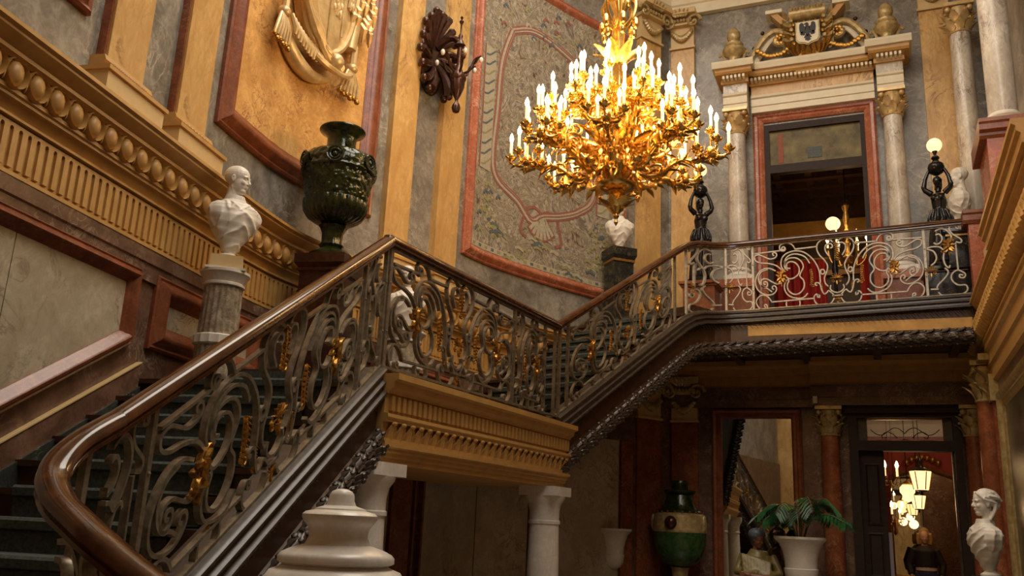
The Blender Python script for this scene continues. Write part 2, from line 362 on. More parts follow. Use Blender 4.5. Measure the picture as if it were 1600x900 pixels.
# ---------------------------------------------------------------- framed marble panels
def panel(label, F, cor, fw, prof, fm, pm, o0=.06, group=None, seams=(), rec=.012, ds=.2, catn='panel', nm='wall_panel'):
    c = cor[0]; r_ = root(nm, label, catn, F(c[0], c[1], o0), group)
    frames(F, cor, prof, 'frame', fm, r_, ds)
    n = len(cor); ins = []
    for k in range(n):
        p, q, t_ = Vector(cor[k-1]), Vector(cor[k]), Vector(cor[(k+1) % n])
        d0 = (q-p).normalized(); d1 = (t_-q).normalized(); n0 = Vector((-d0.y, d0.x)); n1 = Vector((-d1.y, d1.x)); ins.append(q+(n0+n1)/(1+n0.dot(n1))*fw*.9)
    # the field, cut in slabs along s at the seams; polygon must be convex
    def span(x):
        zs = []
        for k in range(n):
            a, b2 = ins[k], ins[(k+1) % n]
            if (a.x-x)*(b2.x-x) <= 0 and abs(a.x-b2.x) > 1e-6: zs.append(a.y+(b2.y-a.y)*(x-a.x)/(b2.x-a.x))
        return min(zs), max(zs)
    xs = sorted([min(p.x for p in ins)+.001]+list(seams)+[max(p.x for p in ins)-.001])
    for a, b2 in zip(xs, xs[1:]):
        rows = []
        for x in steps(a+.004, b2-.004, ds):
            z0_, z1_ = span(x); rows.append([F(x, z0_, o0-.02), F(x, z0_, o0+rec), F(x, z1_, o0+rec), F(x, z1_, o0-.02)])
        MB().grid(rows, cap=True).build('slab', pm, r_)
    return r_
def bold(w_, h, o=.06): return [(0, o-.01), (0, o+h*.35), (w_*.08, o+h*.5), (w_*.16, o+h*.42), (w_*.24, o+h*.5), (w_*.38, o+h*.92), (w_*.52, o+h), (w_*.66, o+h*.85), (w_*.76, o+h*.5), (w_*.84, o+h*.42), (w_*.9, o+h*.2), (w_, o+h*.12), (w_, o-.01)]
panel('large cream marble panel in a bold red moulding beside the lower stair flight', ML, [(4.6, -1.13), (8.475, 1.11), (8.47, 1.665), (4.6, 1.665)], .135, bold(.135, .085), 'red', 'cream', seams=(7.25,))
panel('small cream marble panel in a deep red moulding behind the first bust', ML, [(8.68, 1.12), (10.35, 1.12), (10.35, 1.68), (8.68, 1.68)], .20, bold(.20, .085), 'red', 'cream')
panel('amber marble field in a tall red moulding, behind the gilt coat of arms', ML, [(9.255, 3.215), (11.85, 3.215), (11.85, 8.0), (9.255, 8.0)], .26, bold(.26, .10, .0), 'red', 'orange', 0)
panel('red-framed marble panel cut off at the top left of the view', ML, [(4.9, 3.18), (7.56, 3.18), (7.56, 8.0), (4.9, 8.0)], .26, bold(.26, .10, .0), 'red', 'orange', 0)
panel('red-framed dado panel seen through the scrolls of the landing balustrade', ML, [(12.0, 1.12), (13.6, 1.12), (13.6, 1.68), (12.0, 1.68)], .12, bold(.12, .06), 'red', 'cream')
# slabs and red strips of the wall below the landing
lr = root('wall_panel', 'cream marble slabs between red strips on the wall under the landing', 'panel', ML(12.4, GZ, .06))
for a, b_, mt in ((11.2, 12.46, 'cream'), (12.48, 12.84, 'deepred'), (13.06, 14.24, 'cream'), (14.25, 15.24, 'cream'), (15.26, 15.40, 'deepred'), (15.42, 17.0, 'cream'), (17.02, 17.26, 'deepred')):
    wbox(MB(), ML, a, b_-.01, GZ+.1, .55 if a < 15.3 else 1.25, .03, .075 if mt == 'cream' else .10, .2).build('slab' if mt == 'cream' else 'marble_strip', mt, lr)
for a in (12.86, 13.02): wbox(MB(), ML, a, a+.035, GZ+.1, .55, .03, .12, .2).build('marble_strip', 'deepred', lr)
# ---------------------------------------------------------------- pilasters
def ionic(F, c, hw, z0, o, parent, mat='olive'):       # capital with volutes, eggs and a hanging festoon
    mb = MB(); h = .68
    wbox(mb, F, c-hw*1.0, c+hw*1.0, z0, z0+h*.62, 0, o+.01, .2); wbox(mb, F, c-hw*1.1, c+hw*1.1, z0, z0+.035, 0, o+.04, .2)
    wbox(mb, F, c-hw*1.28, c+hw*1.28, z0+h*.86, z0+h, 0, o+.20, .2); wbox(mb, F, c-hw*1.15, c+hw*1.15, z0+h*.62, z0+h*.70, 0, o+.10, .2)
    mb.build('capital_block', 'sand', parent)
    v_ = MB()
    for sg in (-1, 1):
        P = []
        for k in range(26):
            a = k/25*4.2*pi/1.6; q = .135*(1-k/30); P.append(F(c+sg*(hw*1.08+q*cos(a)*.95), z0+h*.66+q*sin(a), o+.12-.0*k))
        v_.tube(P, [.03*(1-k/40) for k in range(26)], 6); v_.ell(F(c+sg*hw*1.08, z0+h*.66, o+.12), .03, 8)
    for k in range(7): v_.ell(F(c-hw*.8+k*hw*.267, z0+h*.72, o+.12), (.03, .04, .035), 8)
    for k in range(13):
        u = k/12; v_.ell(F(c-hw*.8+u*hw*1.6, z0+h*.44-.12*sin(pi*u), o+.05), (.045, .045, .035+.035*sin(pi*u)), 7)
    for k in range(5): leaf(v_, F(c+(k-2)*.035, z0+h*.80, o+.16), Vector(F(c+(k-2)*.09, z0+h*1.1, o+.22))-Vector(F(c, z0+h*.80, o+.16)), Vector(F(c, 0, 1))-Vector(F(c, 0, 0)), .14, .05, .5)
    v_.build('volutes_and_festoon', mat, parent, True)
def pilaster(label, F, s0, s1, z0, z1, o, mat, base=True, cap=None, edge=None, catn='pilaster', plinth=None, group=None):
    r_ = root('pilaster', label, catn, F((s0+s1)/2, z0, o), group)
    wbox(MB(), F, s0, s1, z0, z1, -.02, o, .15).build('shaft', mat, r_)
    if edge: wbox(MB(), F, s0-.018, s0, z0, z1, -.02, o*.75, .15).build('shade_strip', edge, r_)  # dark red strip stands for the shade on the pilaster's left side
    if base:
        pz = z0 if plinth is None else plinth
        wbox(MB(), F, s0-.13, s1+.12, pz, z0-.13, -.02, o+.13, .15).build('plinth', 'sand', r_)
        mb = MB(); wbox(mb, F, s0-.15, s1+.14, z0-.155, z0-.125, -.02, o+.15, .15); mould(mb, F, s0-.07, s1+.07, [(0, z0-.125), (o+.06, z0-.125), (o+.085, z0-.10), (o+.06, z0-.075), (o+.03, z0-.06), (o+.045, z0-.04), (o+.03, z0), (0, z0)], .15)
        mb.build('base', 'ochre', r_)
        bd = MB()
        for k in range(9): u = s0+(s1-s0)*(k+.5)/9; bd.ell(F(u, z0-.045, o+.045), (.014, .014, .018), 6)
        bd.build('beading', 'ochre', r_)
    if cap: ionic(F, (s0+s1)/2, (s1-s0)/2, cap, o, r_)
    return r_
pilaster('yellow marble pilaster nearest the upper left corner, left edge painted in shade', ML, 7.73, 8.14, 2.95, 8.05, .085, 'yellow', cap=8.05, edge='deepred', plinth=2.60)
pilaster('yellow marble pilaster between the cut-off panel and the coat of arms frame', ML, 8.605, 9.02, 2.95, 8.05, .085, 'yellow', cap=8.05, edge='deepred', plinth=2.60)
pilaster('yellow marble pilaster left of the dark shell wall lamp', ML, 12.02, 12.41, 2.95, 8.05, .085, 'yellow', cap=8.05, plinth=2.60)
pilaster('yellow marble pilaster between the shell wall lamp and the tapestry', ML, 12.94, 13.42, 2.95, 8.05, .085, 'yellow', cap=8.05, plinth=2.60)
pilaster('upper yellow marble corner pilaster on the tapestry side', ML, 17.34, 17.82, 2.95, 8.05, .10, 'yellow', base=False, cap=8.05)
pilaster('upper yellow marble corner pilaster on the doorway side', MBk, -3.02, -2.62, 2.95, 8.05, .10, 'yellow', base=False, cap=8.05)
pilaster('upper yellow marble pilaster right of the gallery doorway, behind the lamp', MBk, .90, 1.33, 2.95, 8.05, .10, 'yellow', base=False, cap=8.05)
pilaster('lower deep red corner pilaster on the stair side, under the gallery', ML, 17.34, 17.82, GZ, 1.62, .10, 'deepred', base=False, cap=1.62)
pilaster('lower deep red corner pilaster left of the tall looking glass', MBk, -3.02, -2.62, GZ, 1.62, .10, 'deepred', base=False, cap=1.62)
# ---------------------------------------------------------------- tapestry
pr = bold(.21, .09, 0)
tp = root('tapestry', 'large woven tapestry of garlands and scrollwork in a rose marble frame', 'tapestry', ML(13.66, 3.33, 0))
frames(ML, [(13.66, 3.33), (17.12, 3.33), (17.12, 8.02), (13.66, 8.02)], pr, 'frame', 'pink', tp, .15)
wbox(MB(), ML, 13.84, 16.94, 3.50, 7.85, -.01, .03, .15).build('woven_field', 'tapestry', tp)
bd = MB(); wbox(bd, ML, 13.86, 16.92, 3.52, 3.60, .02, .034, .15); bd.build('woven_border', 'motif_c', tp)
for k in range(0, 44, 2): wbox(MB(), ML, 13.9+k*.068, 13.9+k*.068+.06, 3.54, 3.58, .03, .036, .15).build('border_motif', 'motif_b' if k % 4 else 'motif_o', tp)
def rib(pts, w_, mat, nm='woven_motif', o=.034, n=8):
    P = cat([(a, b_, 0) for a, b_ in pts], n); mb = MB(); rows = []
    for i, p in enumerate(P):
        t_ = (P[min(i+1, len(P)-1)]-P[max(i-1, 0)]).normalized(); q = w_*(1 if not isinstance(w_, tuple) else 1)/2
        rows.append([ML(p.x-t_.y*q, p.y+t_.x*q, o-.01), ML(p.x-t_.y*q, p.y+t_.x*q, o), ML(p.x+t_.y*q, p.y-t_.x*q, o), ML(p.x+t_.y*q, p.y-t_.x*q, o-.01)])
    mb.grid(rows, cap=True); return mb.build(nm, mat, tp)
scr = [(14.55, 7.0), (14.35, 6.4), (14.30, 5.6), (14.25, 4.95), (14.35, 4.62), (14.8, 4.42), (15.1, 4.20), (15.35, 4.32), (15.7, 4.42), (16.1, 4.6), (16.4, 4.9), (16.45, 5.6), (16.4, 6.4), (16.2, 6.9), (15.6, 7.15), (15.0, 7.2), (14.55, 7.0)]
rib(scr, .13, 'motif_r', o=.035); rib(scr, .07, 'motif_c', o=.039); rib([(a+.02, b_+.01) for a, b_ in scr], .02, 'motif_r', o=.042)
for k in range(7):       # the scallop shell
    a = (k-3)*.26; rib([(15.32, 4.34), (15.32+.18*sin(a), 4.34-.2*cos(a)), (15.32+.36*sin(a), 4.34-.42*cos(a)*.95)], .10, 'motif_r', o=.037, n=3)
    rib([(15.32+.06*sin(a), 4.30), (15.32+.2*sin(a), 4.34-.22*cos(a)), (15.32+.34*sin(a), 4.34-.39*cos(a)*.95)], .055, 'motif_c', o=.041, n=3)
for sg in (-1, 1):
    rib([(15.32, 4.36), (15.32+sg*.15, 4.42), (15.32+sg*.30, 4.36), (15.32+sg*.38, 4.2), (15.32+sg*.42, 4.0), (15.32+sg*.30, 3.93)], .045, 'motif_r', o=.037)
    x = 14.08 if sg < 0 else 16.62
    rib([(x, 4.65), (x+.01, 5.5), (x, 6.5)], .24, 'motif_c', o=.036, n=3); rib([(x-.14, 4.65), (x-.13, 5.5), (x-.14, 6.5)], .025, 'motif_r', o=.038, n=3)
    for k in range(12): rib([(x-.11, 4.70+k*.15), (x-.03, 4.72+k*.15), (x+.04, 4.78+k*.15), (x+.11, 4.84+k*.15)], .028, 'motif_b' if k % 3 else 'motif_o', o=.039, n=3)
    for k in range(26):
        a = random.random(); px_ = x+(random.random()-.5)*.34+(.35*sg*-1 if k > 12 else 0)*random.random(); pz = 3.72+random.random()*.75
        rib([(px_-.04, pz-.03), (px_, pz+.03), (px_+.045, pz-.005)], .035, random.choice(['motif_o', 'motif_c', 'motif_b', 'motif_o']), o=.036+.004*random.random(), n=2)
for k in range(40):
    px_ = 14.0+random.random()*2.8; pz = 7.0+random.random()*.75; rib([(px_-.05, pz-.03), (px_, pz+.04), (px_+.06, pz)], .035, random.choice(['motif_o', 'motif_c', 'motif_b', 'motif_r']), o=.036+.004*random.random(), n=2)
for k in range(46):
    px_ = 14.1+random.random()*2.7; pz = 3.66+.22*random.random()+.18*sin(px_*5); rib([(px_-.08, pz), (px_, pz+.03), (px_+.1, pz-.01)], .04, random.choice(['motif_o', 'motif_c', 'motif_b', 'motif_o']), o=.036+.003*random.random(), n=2)
# ---------------------------------------------------------------- upper doorway on the gallery
dr = struct(MB().box(-1.52, -1.43, YB-.02, YB+.12, 2.95, 6.47).build('door_1', 'doorwood'))
for b_ in ((-.05, .04, 2.95, 6.47), (-1.43, -.05, 6.36, 6.47), (-1.43, -.05, 5.62, 5.76)): MB().box(b_[0], b_[1], YB-.02, YB+.10, b_[2], b_[3]).build('door_frame', 'doorwood', dr)
MB().box(-1.43, -.05, YB+.03, YB+.05, 5.76, 6.36).build('transom_panel', 'transom', dr)
MB().box(-.75-.1, -.75+.12, YB+.022, YB+.03, 5.84, 6.02).build('painted_figure', 'motif_b', dr); MB().box(-1.30, -1.22, YB+.022, YB+.03, 5.80, 6.30).build('painted_figure', 'motif_r', dr)
surr = root('door_surround', 'rose marble moulding around the gallery doorway', 'door surround', (-.74, YB, 2.95))
def jamb(x0, x1, z0, z1, w_, mat, parent, d=.09):
    pf = [(0, -.02), (0, d*.7), (w_*.2, d), (w_*.45, d*.9), (w_*.55, d*.6), (w_*.75, d*.7), (w_, d*.35), (w_, -.02)]
    for side, pts in (('L', None), ('T', None), ('R', None)):
        mb = MB(); rows = []
        for q in (0, 1):
            for_ = []
            for ww, o in pf:
                if side == 'L': for_.append(MBk(x0+ww, z0 if q == 0 else z1-ww, o))
                if side == 'R': for_.append(MBk(x1-ww, z0 if q == 0 else z1-ww, o))
                if side == 'T': for_.append(MBk(x0+ww if q == 0 else x1-ww, z1-ww, o))
            rows.append(for_)
        mb.grid(rows, cap=True).build('moulding', mat, parent)
jamb(-1.68, .19, 2.95, 6.68, .17, 'pink', surr)
# ---------------------------------------------------------------- columns
def corinthian(mb, x, y, z0, h, r_, ab=1.45, leaves=8):
    mb.lathe([(r_*1.12, 0), (r_*1.18, h*.03), (r_*1.1, h*.06), (r_*.98, h*.07), (r_*.98, h*.5), (r_*1.25, h*.82), (r_*1.3, h*.86)], (x, y, z0), 16)
    for row, (hh, n_, ph) in enumerate(((.42, leaves, 0), (.68, leaves, .5))):
        for k in range(n_):
            a = 2*pi*(k+ph)/n_; d = Vector((cos(a), sin(a), 0)); b_ = Vector((x, y, z0+h*(.06+.26*row)))+d*r_*1.0
            leaf(mb, b_, Vector((d.x*.16, d.y*.16, 1)), d, h*.42, r_*.85, .75, 5); mb.ell(b_+Vector((d.x*r_*.42, d.y*r_*.42, h*.38)), (r_*.2, r_*.2, r_*.16), 6)
    for k in range(4):
        a = pi/4+pi/2*k; d = Vector((cos(a), sin(a), 0)); c = Vector((x, y, z0+h*.78))+d*r_*1.5
        for q in (0, 1, 2): mb.ell(c, (r_*.34-.08*r_*q, r_*.34-.08*r_*q, r_*.34-.08*r_*q), 8)
        mb.tube([Vector((x, y, z0+h*.5))+d*r_, Vector((x, y, z0+h*.75))+d*r_*1.15, Vector((x, y, z0+h*.9))+d*r_*1.5], [r_*.1, r_*.12, r_*.14], 6)
    q = r_*ab; mb.box(x-q, x+q, y-q, y+q, z0+h*.88, z0+h)
    return mb
def column(label, x, y, z0, z1, r_, sm, cm, caph, base=True, nm='column', group=None, bm='white'):
    c = root(nm, label, 'column', (x, y, z0), group); zb = z0+(.0 if not base else .22)
    MB().lathe([(r_*1.02, 0), (r_*1.03, (z1-z0)*.3), (r_*.92, z1-caph-zb)], (x, y, zb), 32).build('shaft', sm, c, True)
    if caph: corinthian(MB(), x, y, z1-caph, caph, r_*.92).build('capital', cm, c, True)
    if base:
        q = r_*1.45
        MB().lathe([(r_*1.38, .07), (r_*1.45, .09), (r_*1.38, .115), (r_*1.15, .13), (r_*1.1, .15), (r_*1.25, .17), (r_*1.25, .19), (r_*1.05, .22)], (x, y, z0), 28).build('base', bm, c, True)
        MB().box(x-q, x+q, y-q, y+q, z0, z0+.075).build('plinth', bm, c)
    return c
for x, lb in ((-1.91, 'veined white column left of the gallery doorway'), (.42, 'veined white column right of the gallery doorway')):
    column(lb, x, YB-.27, 3.75, 6.65, .145, 'veined', 'reliefg', .42)
    pd = root('pedestal', 'red marble pedestal under the '+lb.split('column ')[0]+'column '+lb.split('column ')[1], 'pedestal', (x, YB-.27, 2.95))
    MB().box(x-.24, x+.24, YB-.52, YB-.02, 3.12, 3.62).build('die', 'red', pd); MB().box(x-.28, x+.28, YB-.55, YB-.02, 3.62, 3.75).build('cap_slab', 'pink', pd); MB().box(x-.28, x+.28, YB-.55, YB-.02, 2.95, 3.12).build('foot', 'pink', pd)
# entablature and broken pediment over the doorway
en = root('door_entablature', 'cream entablature with dentils over the gallery doorway', 'entablature', (-.74, YB, 6.85))
def entab(x0, x1, d, z0=6.65):
    P1 = [(0, z0), (d, z0), (d, z0+0.101), (d+.02, z0+0.110), (d+.02, z0+0.228), (d+.05, z0+0.245), (d+.06, z0+0.279), (0, z0+0.279)]
    P3 = [(0, z0+0.473), (d+.02, z0+0.473), (d+.03, z0+0.541), (d+.10, z0+0.558), (d+.10, z0+0.575), (0, z0+0.575)]
    P4 = [(0, z0+0.575), (d+.16, z0+0.575), (d+.19, z0+0.608), (d+.20, z0+0.659), (0, z0+0.659)]
    P5 = [(0, z0+0.659), (d+.24, z0+0.659), (d+.27, z0+0.727), (d+.28, z0+0.760), (0, z0+0.760)]
    mould(MB(), MBk, x0, x1, P1, 9).build('architrave', 'ivory', en); mould(MB(), MBk, x0, x1, [(0, z0+0.279), (d-.02, z0+0.279), (d-.02, z0+0.473), (0, z0+0.473)], 9).build('frieze', 'veined' if d > .3 else 'yellow', en)
    e = mould(MB(), MBk, x0-.03, x1+.03, P3, 9).build('bed_mould', 'ochre', en); mould(MB(), MBk, x0-.1, x1+.1, P4, 9).build('soffit', 'ochre', en)
    e2 = mould(MB(), MBk, x0-.14, x1+.14, P5, 9).build('cornice', 'ivory', en)
    n_ = int((x1-x0)/.062)
    for k in range(n_):
        u = x0+(x1-x0)*(k+.5)/n_; wbox(MB(), MBk, u-.018, u+.018, z0+0.507, z0+0.558, d, d+.15, 9).build('dentil', 'ivory', e)
entab(-1.68, .19, .16); entab(-2.10, -1.72, .36); entab(.23, .61, .36)
# scrolled broken pediment
pdm = root('broken_pediment', 'gilded scrolled broken pediment carrying the eagle shield', 'pediment', (-.74, YB-.2, 7.41))
def F2(x, z, o): return (x, YB-.22-o, z-.33)
for sg in (-1, 1):
    mb = MB(); c = -.74
    P = [F2(c+sg*1.12, 7.80, 0), F2(c+sg*1.0, 7.82, 0), F2(c+sg*.88, 7.98, .02), F2(c+sg*.72, 8.22, .03), F2(c+sg*.56, 8.34, .03), F2(c+sg*.42, 8.32, .03), F2(c+sg*.34, 8.2, .03), F2(c+sg*.40, 8.1, .04), F2(c+sg*.5, 8.12, .05), F2(c+sg*.5, 8.2, .05)]
    mb.tube(cat(P, 5), .055, 8); mb.build('raking_scroll', 'olive', pdm, True)
    mb = MB(); mb.tube(cat([F2(c+sg*.86, 7.82, -.03), F2(c+sg*.76, 8.0, -.03), F2(c+sg*.60, 8.22, -.03), F2(c+sg*.45, 8.26, -.03)], 5), .045, 6); mb.build('inner_moulding', 'ivory', pdm, True)
    for (x, z) in ((.86, 8.1), (.72, 8.36), (.98, 7.95)): MB().ell(F2(c+sg*x, z, .02), .035, 10).build('ball', 'rustbronze', pdm, True)
    mb = MB()
    for k in range(7):
        a = k*.9; mb.ell(F2(c+sg*(.44+.07*cos(a)), 8.17+.07*sin(a), .08), (.04, .03, .04), 7)
    mb.ell(F2(c+sg*.44, 8.17, .1), .04, 8); mb.build('rosette', 'gold', pdm, True)
    mb = MB()
    for k in range(11):
        u = k/10; mb.ell(F2(c+sg*(.80-.52*u), 7.98-.12*sin(pi*u)+.02*random.random(), .10), (.05, .04, .045), 7)
    mb.build('festoon', 'gold', pdm, True)
    mb = MB()
    for k in range(5): leaf(mb, F2(c+sg*.3, 7.9+k*.15, .06), (sg*.5, -.4, .5), (0, -1, .2), .16, .09, .6)
    mb.build('acanthus', 'olive', pdm, True)
    mb = MB(); mb.grid([[F2(c+sg*(.30+.16*q), 8.42+.2*q, -.1), F2(c+sg*(.30+.16*q), 8.42+.2*q, .12), F2(c+sg*(.42+.16*q), 8.42+.2*q, .12), F2(c+sg*(.42+.16*q), 8.42+.2*q, -.1)] for q in (0, 1)], cap=True); mb.build('upper_bracket', 'ochre', pdm)
    MB().box(c+sg*.52-.13, c+sg*.52+.13, YB-.38, YB-.1, 8.29, 8.35).build('bracket_cap', 'ivory', pdm)
mb = MB(); mb.tube([F2(-.74-.28, 8.55, .1), F2(-.74+.28, 8.55, .1)], .11, 12)
for k in range(6): mb.tube([F2(-.98+k*.09, 8.44, .05), F2(-.98+k*.09, 8.60, .22), F2(-.98+k*.09, 8.68, .08)], .03, 6)
mb.build('crest', 'olive', pdm, True)
mb = MB(); mb.grid([[F2(-.74-.13-.10*q, 7.50-.36*q+.36, .0), F2(-.74-.13-.10*q, 7.50-.36*q+.36, .20-.12*q), F2(-.74+.13+.10*q, 7.50-.36*q+.36, .20-.12*q), F2(-.74+.13+.10*q, 7.50-.36*q+.36, .0)] for q in (0, .5, 1)], cap=True)
mb.build('keystone', 'ochre', pdm)
mb = MB()
for k in range(9): leaf(mb, F2(-.74+(k-4)*.050, 7.70+.03*abs(k-4), .14), ((k-4)*.12, -.3, .5), (0, -1, .3), .2, .09, .5)
mb.build('keystone_leaves', 'gold', pdm, True)
for sg in (-1, 1):
    for k in range(6):
        mb = MB(); leaf(mb, F2(-.74+sg*(.20+.02*(k % 2)), 7.96+k*.085, .10), (sg*.9, -.2, .35-.12*k), (0, -1, .1), .20, .10, .6, 5); mb.ell(F2(-.74+sg*(.22+.03*(k % 2)), 8.0+k*.085, .16), (.035, .03, .04), 7); mb.build('mantling_leaf', 'olive' if k % 2 else 'gold', pdm, True)
shd = root('shield', 'white shield with a black eagle at the centre of the pediment', 'shield', F2(-.74, 8.15, .2))
def plate(mb, pts, o0, o1): 
    n = len(pts); o = len(mb.v); mb.v += [F2(a, b_, o0) for a, b_ in pts]+[F2(a, b_, o1) for a, b_ in pts]
    mb.f.append(tuple(o+n+k for k in range(n)))
    for k in range(n): mb.f.append((o+k, o+(k+1) % n, o+n+(k+1) % n, o+n+k))
    return mb
sp = [(-.165, .17), (-.165, -.12), (-.135, -.17), (-.05, -.19), (0, -.22), (.05, -.19), (.135, -.17), (.165, -.12), (.165, .17)]
plate(MB(), [(-.74+a*1.12, 8.16+b_*1.1) for a, b_ in sp], .16, .20).build('rim', 'olive', shd); plate(MB(), [(-.74+a, 8.16+b_) for a, b_ in sp], .19, .215).build('field', 'ivory', shd)
eg = MB(); E_ = lambda pts: plate(eg, [(-.74+a, 8.17+b_) for a, b_ in pts], .21, .228)
E_([(-.03, .07), (-.035, -.03), (-.015, -.09), (0, -.11), (.015, -.09), (.035, -.03), (.03, .07)])
E_([(-.03, .07), (.0, .06), (.02, .09), (.02, .12), (0, .14), (-.03, .135), (-.055, .115), (-.03, .11)])
for sg in (-1, 1):
    E_([(sg*.02, .06), (sg*.05, .08), (sg*.06, .13), (sg*.09, .145), (sg*.12, .12), (sg*.125, .06)]); E_([(sg*.02, .06), (sg*.125, .06), (sg*.12, -.01), (sg*.09, -.05), (sg*.06, -.02), (sg*.03, 0)])
    for k in range(3): E_([(sg*(.03+k*.02), -.03), (sg*(.05+k*.025), -.01), (sg*(.07+k*.022), -.075+k*.012), (sg*(.05+k*.02), -.08)])
    E_([(sg*.01, -.06), (sg*.03, -.07), (sg*.06, -.13), (sg*.03, -.12)])
E_([(-.012, -.08), (.012, -.08), (.045, -.16), (0, -.185), (-.045, -.16)])
eg.build('eagle', 'lead', shd)
for x, lb in ((-1.91, 'left'), (.42, 'right')):
    f_ = root('finial_urn', 'pine-cone topped gilt urn on the %s end of the pediment' % lb, 'urn', (x, YB-.36, 7.41))
    MB().lathe([(.17, 0), (.17, .04), (.10, .07), (.08, .14), (.10, .19), (.17, .24), (.19, .31), (.17, .34), (.13, .36), (.15, .39), (.15, .42), (.10, .44), (.08, .47)], (x, YB-.36, 7.41), 24, lambda a, z: 1+.03*cos(8*a)).build('urn_body', 'olive', f_, True)
    MB().lathe([(.06, 0), (.10, .05), (.11, .12), (.095, .2), (.05, .26), (.005, .28)], (x, YB-.36, 7.86), 16, lambda a, z: 1+.07*cos(8*a+z*60)).build('pine_cone', 'olive', f_, True)
    for sg in (-1, 1):
        mb = MB(); mb.tube(cat([(x+sg*.28, YB-.36, 7.43), (x+sg*.20, YB-.36, 7.46), (x+sg*.15, YB-.36, 7.56), (x+sg*.2, YB-.36, 7.68), (x+sg*.24, YB-.36, 7.64)], 4), .022, 6)
        mb.build('side_scroll', 'olive', f_, True)
# ================================================================ STAIRS
A = Vector((-3.36, 5.5)); B = Vector((-3.13, 8.66)); Cc = Vector((-2.25, 11.6))
D1 = Vector((-.20202, .97938)); N1 = Vector((-.97938, -.20202))
D2 = (Cc-B).normalized(); N2 = Vector((-D2.y, D2.x))
RISE, TREAD = .166, .28
def flight(name, label, P, D, N, n, ztop, wl, rise, tread, w0=None):
    r_ = root(name, label, 'staircase', (P.x, P.y, ztop-n*rise))
    for k in range(n):
        a = P-D*(tread*k)+D*.02; b_ = P-D*(tread*(k+1)); z = ztop-rise*(k+1)
        x0 = (w0[k] if w0 else .0)
        q = [b_-D*.02-N*x0, a-N*x0, a+N*wl, b_-D*.02+N*wl]
        mb = poly(MB(), [(v.x, v.y) for v in q], z-.035, z)
        q = [b_-N*x0+D*.015, a-N*x0, a+N*wl, b_+N*wl+D*.015]
        poly(mb, [(v.x, v.y) for v in q], max(GZ, z-rise-.04), z-.035); mb.build('step', 'midwood', r_)
    return r_
w0 = [0]*16
for k in range(11, 16): w0[k] = .15+(k-10)*.28
f1 = flight('lower_stair_flight', 'dark wooden lower stair flight with turned-out bottom steps', A, D1, N1, 16, LZ, 1.72, RISE, TREAD, w0)
f2 = flight('upper_stair_flight', 'dark wooden upper stair flight from the landing to the gallery', Cc, D2, N2, 11, HZ, 1.95, (HZ-LZ)/11, (Cc-B).length/11)
def runner(label, P, D, N, n, ztop, o0, o1, rise, tread):
    prof = []
    for k in range(n):
        z = ztop-rise*(k+1); a = -tread*k-.002; b_ = -tread*(k+1)-.03
        prof += [(a-.002, z+rise-.05), (a-.002, z+.012), (b_+.012, z+.014), (b_, z+.002), (b_+.002, z-.035), (b_+.03, z-.045)]
    rows = []
    for u, z in prof:
        p = P+D*u; q0 = p+N*o0; q1 = p+N*o1; rows.append([(q0.x, q0.y, z), (q1.x, q1.y, z)])
    mb = MB(); mb.grid(rows, cv=False); return tag(mb.build('stair_carpet', 'carpet'), label, 'carpet')
ca = runner('grey-green carpet runner on the lower stair flight', A, D1, N1, 16, LZ, .30, 1.42, RISE, TREAD)
cb = runner('grey-green carpet runner on the upper stair flight', Cc, D2, N2, 11, HZ, .30, 1.55, (HZ-LZ)/11, (Cc-B).length/11)
for c_ in (ca, cb):
    so = c_.modifiers.new('s', 'SOLIDIFY'); so.thickness = .009; so.offset = 0
# landing slab and its stucco entablature
LA = root('stair_landing', 'stair landing carried on a carved ochre entablature', 'landing', (A.x, A.y, LZ))
wp = [WALL.at(s, .07) for s in (9.3, 9.8, 10.3, 10.8, 11.3, 11.8, 12.3, 12.8, 13.2)]
poly(MB(), [(A.x, A.y), (B.x, B.y)]+[(p.x, p.y) for p in reversed(wp)], LZ-.06, LZ).build('floor_slab', 'midwood', LA)
DL = (B-A).normalized(); NL = Vector((DL.y, -DL.x))
EO, E1 = A-DL*.0, B+DL*.22
def MLd(s, z, o): p = A+DL*s+NL*o; return (p.x, p.y, z)
LL = (B-A).length+.16
lp = [(-1.2, 1.0), (.20, 1.0), (.20, .955), (.165, .94), (.155, .90), (.12, .875), (.12, .86), (.095, .855), (.095, .72), (.13, .715), (.135, .69), (.12, .675), (.12, .66), (.09, .655), (.07, .52), (.085, .515), (.125, .51), (.125, .485), (.10, .475), (.10, .455), (.075, .445), (.075, .42), (.05, .41), (.05, .37), (-1.2, .37)]
mould(MB(), MLd, -.02, LL, lp, 9).build('entablature', 'ochre', LA)
n_ = 46
for k in range(n_):
    u = .02+(LL-.04)*(k+.5)/n_; wbox(MB(), MLd, u-.02, u+.02, .74, .845, .09, .122, 9).build('dentil', 'ochre', LA)
lf = MB(); leaf(lf, (0, 0, -.065), (0, 0, 1), (0, -1, 0), .15, .10, .35, 6); lf.ell((0, -.035, .065), (.03, .02, .018), 8); lf.tube([(0, -.012, -.06), (0, -.03, .05)], .007, 5); lf.ell((.058, -.005, .03), (.012, .012, .03), 6); leaf(lf, (.035, 0, -.06), (.3, 0, 1), (0, -1, 0), .10, .04, .5, 4); leaf(lf, (-.035, 0, -.06), (-.3, 0, 1), (0, -1, 0), .10, .04, .5, 4)
lfm = mesh_of(lf, 'acanthus_leaf', 'ochre'); ang = atan2(DL.y, DL.x)
n_ = 27
for k in range(n_):
    p = MLd(.03+(LL-.06)*(k+.5)/n_, .585, .082); put(lfm, 'acanthus_leaf', LA, p, (0, 0, ang))
wbox(MB(), MLd, -.0, LL, .505, .545, .07, .10, 9).build('leaf_fillet', 'ochre', LA)
